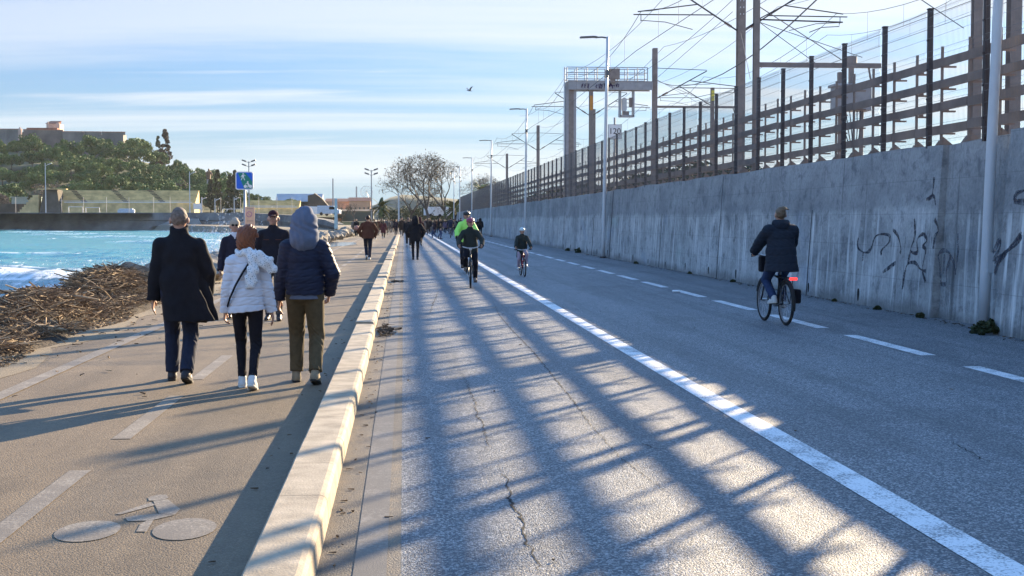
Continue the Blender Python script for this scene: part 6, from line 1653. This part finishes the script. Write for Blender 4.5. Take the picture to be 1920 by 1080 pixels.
far(796.5, 437, None, 1.75, 'walker in navy half hidden in the centre of the crowd', m_.c_navy, m_.c_jean)
far(815, 448, None, 1.66, 'woman in wide blue jeans, left one of the pair on the line', m_.c_plum, m_.c_blue, 'long', rz=1.2, hem=.85)
far(823.5, 448, None, 1.76, 'woman in blue jeans and black top, right one of the pair on the line', m_.c_black, m_.c_blue, 'long', rz=-1.2, hem=.9)
far(835, 439, None, 1.62, 'walker in faded violet left of the distant rear cyclist', C_('faded_violet', (.12, .09, .14)), m_.c_jean, 'long')
far(854, 437, None, 1.78, 'walker in black right of the distant rear cyclist', m_.c_black, m_.c_btrou)
far(864, 440, None, 1.85, 'dark walker close behind the hi-vis jacket on its left', m_.c_dkb, m_.c_btrou, g=1.2)
far(900.5, 440, 140, 1.78, 'dark walker by the wall right of the hi-vis jacket', m_.c_black, m_.c_btrou, 'hood', g=1.2)
far(896, 438, 150, 1.7, 'second dark walker by the wall, half behind the first', m_.c_plum, m_.c_btrou)
far(774, 438, None, 1.75, 'walker in black hidden between the dark pair on the road', m_.c_black, m_.c_btrou)
far(733, 436.5, None, 1.72, 'small far walker in grey at the end of the path', m_.c_grey, m_.c_jean); far(784, 434, None, 1.72, 'far walker in dark blue at the end of the road', m_.c_navy, m_.c_jean)
far(664, 441, None, 1.70, 'walker in grey left behind the stroller', m_.c_grey, m_.c_btrou)
far(668.7, 443, None, 1.74, 'person in black pushing the stroller on the path', m_.c_black, m_.c_btrou, rz=math.pi)
for k, (px, py, H, lab, tm, lm, hr) in enumerate((
    (758, 436, 1.75, 'small far walker in navy left of the grey haired walker', m_.c_navy, m_.c_btrou, 'short'), (770, 434.5, 1.7, 'small far walker in wine red mid road', m_.c_red, m_.c_jean, 'long'),
    (778, 433.5, 1.78, 'small far walker in brown behind the black hooded person', m_.c_brown, m_.c_btrou, 'short'), (808, 435, 1.72, 'small far walker in grey right of the long haired walker', m_.c_grey, m_.c_btrou, 'short'),
    (827, 434, 1.75, 'small far walker in black behind the blue jeans pair', m_.c_black, m_.c_jean, 'short'), (848, 434, 1.74, 'small far walker in plum behind the distant rear cyclist', m_.c_plum, m_.c_btrou, 'long'),
    (860, 435, 1.7, 'small far walker in navy near the far lamp poles', m_.c_navy, m_.c_btrou, 'short'), (744, 434.5, 1.7, 'small far walker in black at the far kerb end', m_.c_black, m_.c_btrou, 'hood'),
    (737, 435.5, 1.75, 'tiny far walker in black right at the path vanishing point', m_.c_black, m_.c_btrou, 'short'), (750, 435, 1.72, 'tiny far walker in grey left of the navy one mid road', m_.c_grey, m_.c_jean, 'beanie'),
    (764, 434, 1.78, 'tiny far walker in black mid road behind the grey haired walker', m_.c_black, m_.c_jean, 'short'), (774, 436, 1.66, 'far walker in plum between the dark pair', m_.c_plum, m_.c_btrou, 'long'),
    (790, 436, 1.76, 'far walker in navy right behind the pointed hood', m_.c_navy, m_.c_btrou, 'short'), (806, 437.5, 1.8, 'far walker in black beside the long haired walker', m_.c_black, m_.c_grey, 'short'),
    (819, 437, 1.72, 'far walker in brown between the blue jeans pair', m_.c_brown, m_.c_btrou, 'short'), (831, 436, 1.7, 'far walker in black left of the faded violet walker', m_.c_black, m_.c_btrou, 'hood'),
    (840, 436.5, 1.78, 'far walker in dark brown right of the faded violet walker', m_.c_dkb, m_.c_btrou, 'short'), (851, 438, 1.74, 'far walker in grey right beside the distant rear cyclist', m_.c_grey, m_.c_btrou, 'short'),
    (713, 438, 1.74, 'far walker in black left of the wine red coat', m_.c_black, m_.c_btrou, 'short'), (728, 438.5, 1.68, 'far walker in navy right of the wine red coat', m_.c_navy, m_.c_grey, 'long'),
    (799, 436.5, 1.8, 'far walker in dark brown in the thick of the crowd', m_.c_dkb, m_.c_btrou, 'beanie'), (811, 441, 1.1, 'child in grey beside the woman in wide blue jeans', m_.c_grey, m_.c_jean, 'beanie'), (696, 440, 1.72, 'far walker in navy left behind the rust brown jacket', m_.c_navy, m_.c_btrou, 'short'))):
    far(px, py, None, H, lab, tm, lm, hr, seed=k + 3)
# stroller
D = GD(443.5) - 1.2; x, y = G(668.8, D); st = empty('stroller', (x, y, 0), math.pi, 'dark stroller with a dusky pink hood pushed along the path', 'stroller')
b = MB(); b.prism([(-.24, -.3, .45), (-.24, .3, .38), (-.24, .38, .52), (-.24, -.1, .62), (-.24, -.3, 1.0)], (.48, 0, 0)); b.build('seat', m_.c_black, st, bevel=.03)
MB().torus((0, -.1, .75), .0, .28, 8, 10, 'x').ball((0, -.12, .82), (.26, .34, .28)).build('canopy', C_('dusky_pink', (.36, .18, .15)), st, True)
MB().tube([(-.24, -.3, 1.0), (-.24, -.62, 1.05), (.24, -.62, 1.05), (.24, -.3, 1.0)], .016, 6).build('handle', m_.lamphead, st)
b = MB(); [b.tube([(q * .26, -.35, .15), (q * .24, .3, .42)], .014, 5) for q in (-1, 1)]; [b.tube([(q * .26, .4, .12), (q * .24, -.3, .62)], .014, 5) for q in (-1, 1)]; b.build('frame', m_.lamphead, st)
for q in (-1, 1):
    for yy0 in (-.35, .42): MB().torus((q * .28, yy0, .14), .11, .03, 14, 6).ball((q * .28, yy0, .14), (.02, .05, .05), 6, 4).build('wheel', m_.black, st)
# ================================================================== BICYCLES AND RIDERS
m_.tyre = pm('tyre_rubber', (.022, .022, .022), .8); m_.rim = pm('grey_rim', (.30, .30, .31), .4, metal=.6); m_.steel = pm('bright_steel', (.55, .55, .55), .3, metal=.8); m_.saddle = pm('black_saddle', (.015, .015, .015), .6)
def bike(label, loc, rz, k=1., col=None, crank=.8, rack=False, guard=False, basket=False, steer=0., up=1.02, light=None, roll=0., wheel=.34):
    root = empty('bicycle', (loc[0], loc[1], 0), rz, label, 'bicycle'); root.rotation_euler = (0, roll, rz); W = wheel
    v = lambda *a: Vector(a) * k
    rh, fh, bb = (0, -.50, W), (0, .56, W), (0, -.06, .285)
    def wh(c, nm):
        w_ = empty(nm, v(*c)); w_.parent = root
        MB().torus((0, 0, 0), (W - .022) * k, .024 * k, 40, 10).build('tyre', m_.tyre, w_, True); MB().torus((0, 0, 0), (W - .052) * k, .013 * k, 40, 6).build('rim', m_.rim, w_, True)
        b = MB(); b.tube([(-.045 * k, 0, 0), (.045 * k, 0, 0)], .022 * k, 8)
        for i in range(20): a = 2 * math.pi * i / 20; s = .025 if i % 2 else -.025; b.tube([(s * k, .02 * k * math.cos(a + 1), .02 * k * math.sin(a + 1)), (0, (W - .055) * k * math.cos(a), (W - .055) * k * math.sin(a))], .0016 * k, 3, False)
        b.build('spokes', m_.steel, w_); return w_
    wh(rh, 'wheel'); fwh = wh(fh, 'wheel')
    st, hb, ht = (0, -.21, .80), (0, .40, .66), (0, .36, .86)
    b = MB(); b.tube([v(*bb), v(*st)], .017 * k, 8); b.tube([v(*bb), v(*hb)], .022 * k, 8); b.tube([v(0, -.19, .72), v(0, .37, .80)], .019 * k, 8); b.tube([v(0, .415, .60), v(*ht)], .022 * k, 8)
    for q in (-1, 1): b.tube([v(q * .03, -.09, .29), v(q * .055, -.50, W)], .011 * k, 6); b.tube([v(q * .02, -.20, .74), v(q * .055, -.50, W)], .010 * k, 6)
    b.build('frame', col or m_.black, root, True)
    b = MB(); b.tube([v(0, .41, .62), v(0, .43, .565)], .022 * k, 8); b.tube([v(-.055, .43, .565), v(.055, .43, .565)], .022 * k, 6)
    for q in (-1, 1): b.tube([v(q * .055, .43, .565), v(q * .055, .50, .42), v(q * .055, .56, W)], .014 * k, 7)
    b.build('fork', col or m_.steel, root, True)
    b = MB(); b.tube([v(0, .36, .86), v(0, .34, up - .04), v(0, .37, up - .02)], .015 * k, 7); b.tube([v(-.30, .26, up), v(-.2, .33, up + .01), v(-.08, .37, up - .02), v(.08, .37, up - .02), v(.2, .33, up + .01), v(.30, .26, up)], .013 * k, 7); h = b.build('handlebar', m_.steel, root, True)
    for q in (-1, 1):
        MB().tube([v(q * .20, .33, up + .01), v(q * .315, .25, up)], .018 * k, 8).build('grip', m_.black, h); MB().tube([v(q * .19, .34, up), v(q * .22, .40, up - .02), v(q * .29, .36, up - .03)], .007 * k, 5).build('brake_lever', m_.black, h)
    b = MB(); b.tube([v(0, -.22, .78), v(0, -.245, .88)], .015 * k, 8); b.build('seat_post', m_.steel, root, True)
    b = MB(); b.tube([v(0, -.40, .915), v(0, -.33, .92), v(0, -.20, .905), v(0, -.08, .905)], [.06 * k, .085 * k, .045 * k, .02 * k], 10, True, .42); b.build('saddle', m_.saddle, root, True)
    b = MB(); b.torus(v(.045, bb[1], bb[2]), .085 * k, .006 * k, 24, 4); b.tube([v(-.05, bb[1], bb[2]), v(.05, bb[1], bb[2])], .02 * k, 8); b.build('chainring', m_.steel, root)
    ped = []
    b = MB()
    for q, a in ((-1, crank), (1, crank + math.pi)):
        e = (q * .075, bb[1] + .165 * math.cos(a), bb[2] + .165 * math.sin(a)); b.tube([v(q * .062, bb[1], bb[2]), v(*e)], .011 * k, 6); ped.append((q * .125, e[1], e[2]))
    b.build('crank', m_.steel, root)
    for p in ped: MB().box(v(*p), (.09 * k, .08 * k, .022 * k)).build('pedal', m_.black, root)
    b = MB(); b.tube([v(.045, bb[1], bb[2] + .085), v(.045, -.5, W + .035)], .004 * k, 4); b.tube([v(.045, bb[1], bb[2] - .085), v(.045, -.5, W - .035)], .004 * k, 4); b.build('chain', m_.lamphead, root)
    if guard:
        MB().torus(v(*rh), (W + .022) * k, .026 * k, 22, 6, 'x', R_(25), R_(195), 1.).build('mudguard', m_.black, root, True); MB().torus(v(*fh), (W + .022) * k, .026 * k, 20, 6, 'x', R_(20), R_(165)).build('mudguard', m_.black, root, True)
    if rack:
        b = MB()
        for q in (-1, 1): b.tube([v(q * .06, -.26, .74), v(q * .065, -.80, .74)], .008 * k, 5); b.tube([v(q * .065, -.62, .74), v(q * .06, -.5, W)], .007 * k, 5)
        b.tube([v(-.065, -.8, .74), v(.065, -.8, .74)], .008 * k, 5); b.build('rear_rack', m_.black, root)
    if light == 'rear':
        m, t, bs = newmat('lit_tail_lamp'); bs.inputs['Base Color'].default_value = (.6, .02, .02, 1); bs.inputs['Emission Color'].default_value = (1, .06, .05, 1); bs.inputs['Emission Strength'].default_value = .45
        MB().box(v(0, -.82, .735), (.125 * k, .03 * k, .045 * k)).build('tail_light', m, root, bevel=.006)
    if light == 'front': MB().box(v(0, .47, up - .04), (.07 * k, .06 * k, .06 * k)).build('headlight', m_.steel, root, bevel=.01)
    if basket:
        b = MB(); b.box(v(-.0, .52, .88), (.30 * k, .22 * k, .22 * k)); b.build('front_bag', m_.c_black, root, bevel=.03)
    return root, [tuple(c * k for c in p) for p in ped], up * k
def rider(label, loc, rz, bk, H, k, peds, up, res, lean, pel, top, legs, shoes, hair, face=False, extra=None, g=1.1, hipw=1.05, hand=.285, kneeout=.12, fp=(.1, .1), head=(0, 0, 0), skin=None):
    s = H / 1.75; c = lambda p: tuple(q / s for q in p)
    ank = [c((p[0], p[1] - .06 * k, p[2] + .095 * s)) for p in peds]
    wr = [c((q * (hand + .01) * k, .21 * k, up + .045 * k)) for q in (-1, 1)]
    return person(label, loc, rz, H, res, lean=lean, pelvis=c(pel), ank=ank, fpitch=fp, fyaw=(-.1, .1), knee=((-kneeout, 1, .1), (kneeout, 1, .1)), wrist=wr, elbow=((-1, -.4, -.5), (1, -.4, -.5)), curl=(1.15, 1.15), g=g, hipw=hipw, top=top, legs=legs, shoes=shoes, hair=hair, face=face, extra=extra, head=head, skin=skin)
# ---- right cyclist, seen from behind
x, y = G(1455, 21.9); rzc = .06
rt, pd, up = bike('dark bicycle with rear rack and red tail lamp ridden away along the wall', (x, y), rzc, 1.0, pm('dark_frame', (.03, .03, .035), .4), 2.9, True, True, False, light='rear', up=1.08)
MB().box((-.09, .36, .93), (.13, .16, .26)).build('handlebar_bag', m_.c_black, rt, bevel=.03)
MB().box((.12, -.62, .46), (.10, .22, .22)).build('pannier', m_.c_black, rt, bevel=.03)
def hoodback(c):
    J = SDF(.009); nb = c['nb']
    J.ell(nb + V3(0, -.085, .0), (.125, .07, .085), .03).rc(nb + V3(-.09, -.02, .03), nb + V3(.09, -.02, .03), .06, k=.04); c['put']('folded_hood', J, m_.c_parka, fold(.005, 40))
m_.c_parka = C_('blue_black_parka', (.016, .022, .034), .75)
rider('cyclist in a dark padded parka and jeans riding away beside the wall', (x, y), rzc, rt, 1.72, 1., pd, up, .009, .10, (0, -.25, 1.03), dict(mat=m_.c_parka, hem=.84, inf=.055, flare=1.22, sway=(.0, -.03), sleeve=(.082, .074, .058), disp=puff(.13, .007, 0, .012), collar=.05), dict(mat=C_('dark_blue_jeans', (.03, .05, .11)), inf=.02), dict(mat=m_.sh_white, sole=m_.sole_w), dict(kind='bun', mat=m_.hair_b), extra=hoodback, g=1.18, hipw=1.2)
# ---- teen coming toward the camera
x, y = G(882, 33.6); rz_ = math.pi - .04
rt, pd, up = bike('dark mountain bicycle ridden toward the camera by the teenager', (x, y), rz_, .94, pm('anthracite_frame', (.03, .035, .035), .4), -1.2, light='front', up=1.04, wheel=.35)
m_.c_dkgreen = C_('dark_green_grey', (.030, .036, .032))
rider('teenager in dark jacket and wine red helmet riding toward the camera', (x, y), rz_, rt, 1.58, .94, pd, up, .010, .18, (0, -.20, .93), dict(mat=m_.c_dkgreen, hem=.80, inf=.03, collar=.06), dict(mat=m_.c_btrou, inf=.02), dict(mat=C_('grey_shoe', (.20, .17, .15))), dict(kind='helmet', mat=pm('wine_red_helmet', (.34, .05, .10), .35), peak=pm('wine_red_peak', (.12, .02, .03), .4), hairmat=m_.hair_d), True, g=1.08, fp=(-.1, .2))
# ---- child
x, y = G(980, 40.2)
rt, pd, up = bike('small red bicycle ridden toward the camera by the child', (x, y), math.pi + .05, .80, pm('dark_red_frame', (.28, .03, .05), .35), .3, up=.98, roll=.03)
def blueshirt(c):
    J = SDF(.01); T = c['T']; J.ell(T(0, .075, .28), (.05, .065, .17), .02); c['put']('blue_shirt', J, C_('blue_jersey', (.05, .09, .24)))
rider('small child in dark open coat and pale helmet riding a red bicycle', (x, y), math.pi + .05, rt, 1.27, .80, pd, up, .010, .14, (0, -.18, .80), dict(mat=m_.c_dkgreen, hem=.74, inf=.045, collar=.05), dict(mat=C_('pale_lilac_leggings', (.36, .30, .36)), inf=.01), dict(mat=m_.sh_white), dict(kind='helmet', mat=pm('pale_mint_helmet', (.62, .72, .70), .35), hairmat=m_.hair_d), True, extra=blueshirt, g=1.05)
# ---- adult in hi-vis
x, y = G(875, 42.5)
rt, pd, up = bike('dark bicycle of the hi-vis rider, mostly hidden behind the teenager', (x, y), math.pi - .02, 1.02, None, .9, up=1.06, guard=True)
m_.hivis, t, bs = newmat('fluorescent_green'); bs.inputs['Base Color'].default_value = (.40, .86, .14, 1); bs.inputs['Roughness'].default_value = .6
def glove(c):
    for i in (0, 1):
        J = SDF(.011); d = unit(c['wr'][i] - c['el'][i]); J.rc(c['wr'][i] - d * .02, c['wr'][i] + d * .07, .045, .046, .02).rc(c['wr'][i] + d * .07, c['wr'][i] + d * .08 + V3(0, 0, -.03), .042, .035, .02); c['put']('glove', J, m_.c_black)
rider('adult cyclist in fluorescent green jacket and black helmet riding toward the camera', (x, y), math.pi - .02, rt, 1.78, 1.02, pd, up, .011, .25, (0, -.26, 1.06), dict(mat=m_.hivis, hem=.86, inf=.036, sleeve=(.072, .066, .054), collar=.06), dict(mat=m_.c_btrou), dict(mat=m_.sh_dark), dict(kind='helmet', mat=pm('black_white_helmet', (.03, .03, .03), .3), hairmat=m_.hair_g), True, extra=glove, g=1.06)
# ---- far cyclist seen from behind
x, y = G(845, GD(446))
rt, pd, up = bike('distant bicycle ridden away in the crowd', (x, y), 0, 1., None, .4, up=1.04)
rider('distant cyclist in dark jacket riding away in the crowd', (x, y), 0, rt, 1.78, 1., pd, up, .018, .12, (0, -.25, 1.04), dict(mat=m_.c_navy, hem=.9, inf=.04), dict(mat=C_('grey_blue_jeans', (.12, .13, .17))), dict(mat=m_.sh_dark), dict(kind='short', mat=m_.hair_d), g=1.15)
# ================================================================== HAZE
HAZE = 0.00005
def haze():
    b = MB(); b.box((-60, 440, 28), (1100, 940, 64))
    m = bpy.data.materials.new('haze_air'); m.use_nodes = True; t = m.node_tree; t.nodes.clear()
    o_ = t.nodes.new('ShaderNodeOutputMaterial'); pv = t.nodes.new('ShaderNodeVolumePrincipled')
    pv.inputs['Density'].default_value = HAZE; pv.inputs['Color'].default_value = (.84, .92, 1, 1); pv.inputs['Anisotropy'].default_value = .25
    t.links.new(pv.outputs[0], o_.inputs['Volume']); tag(b.build('haze', m), kind='stuff')
if HAZE: haze()
bpy.context.view_layer.update()
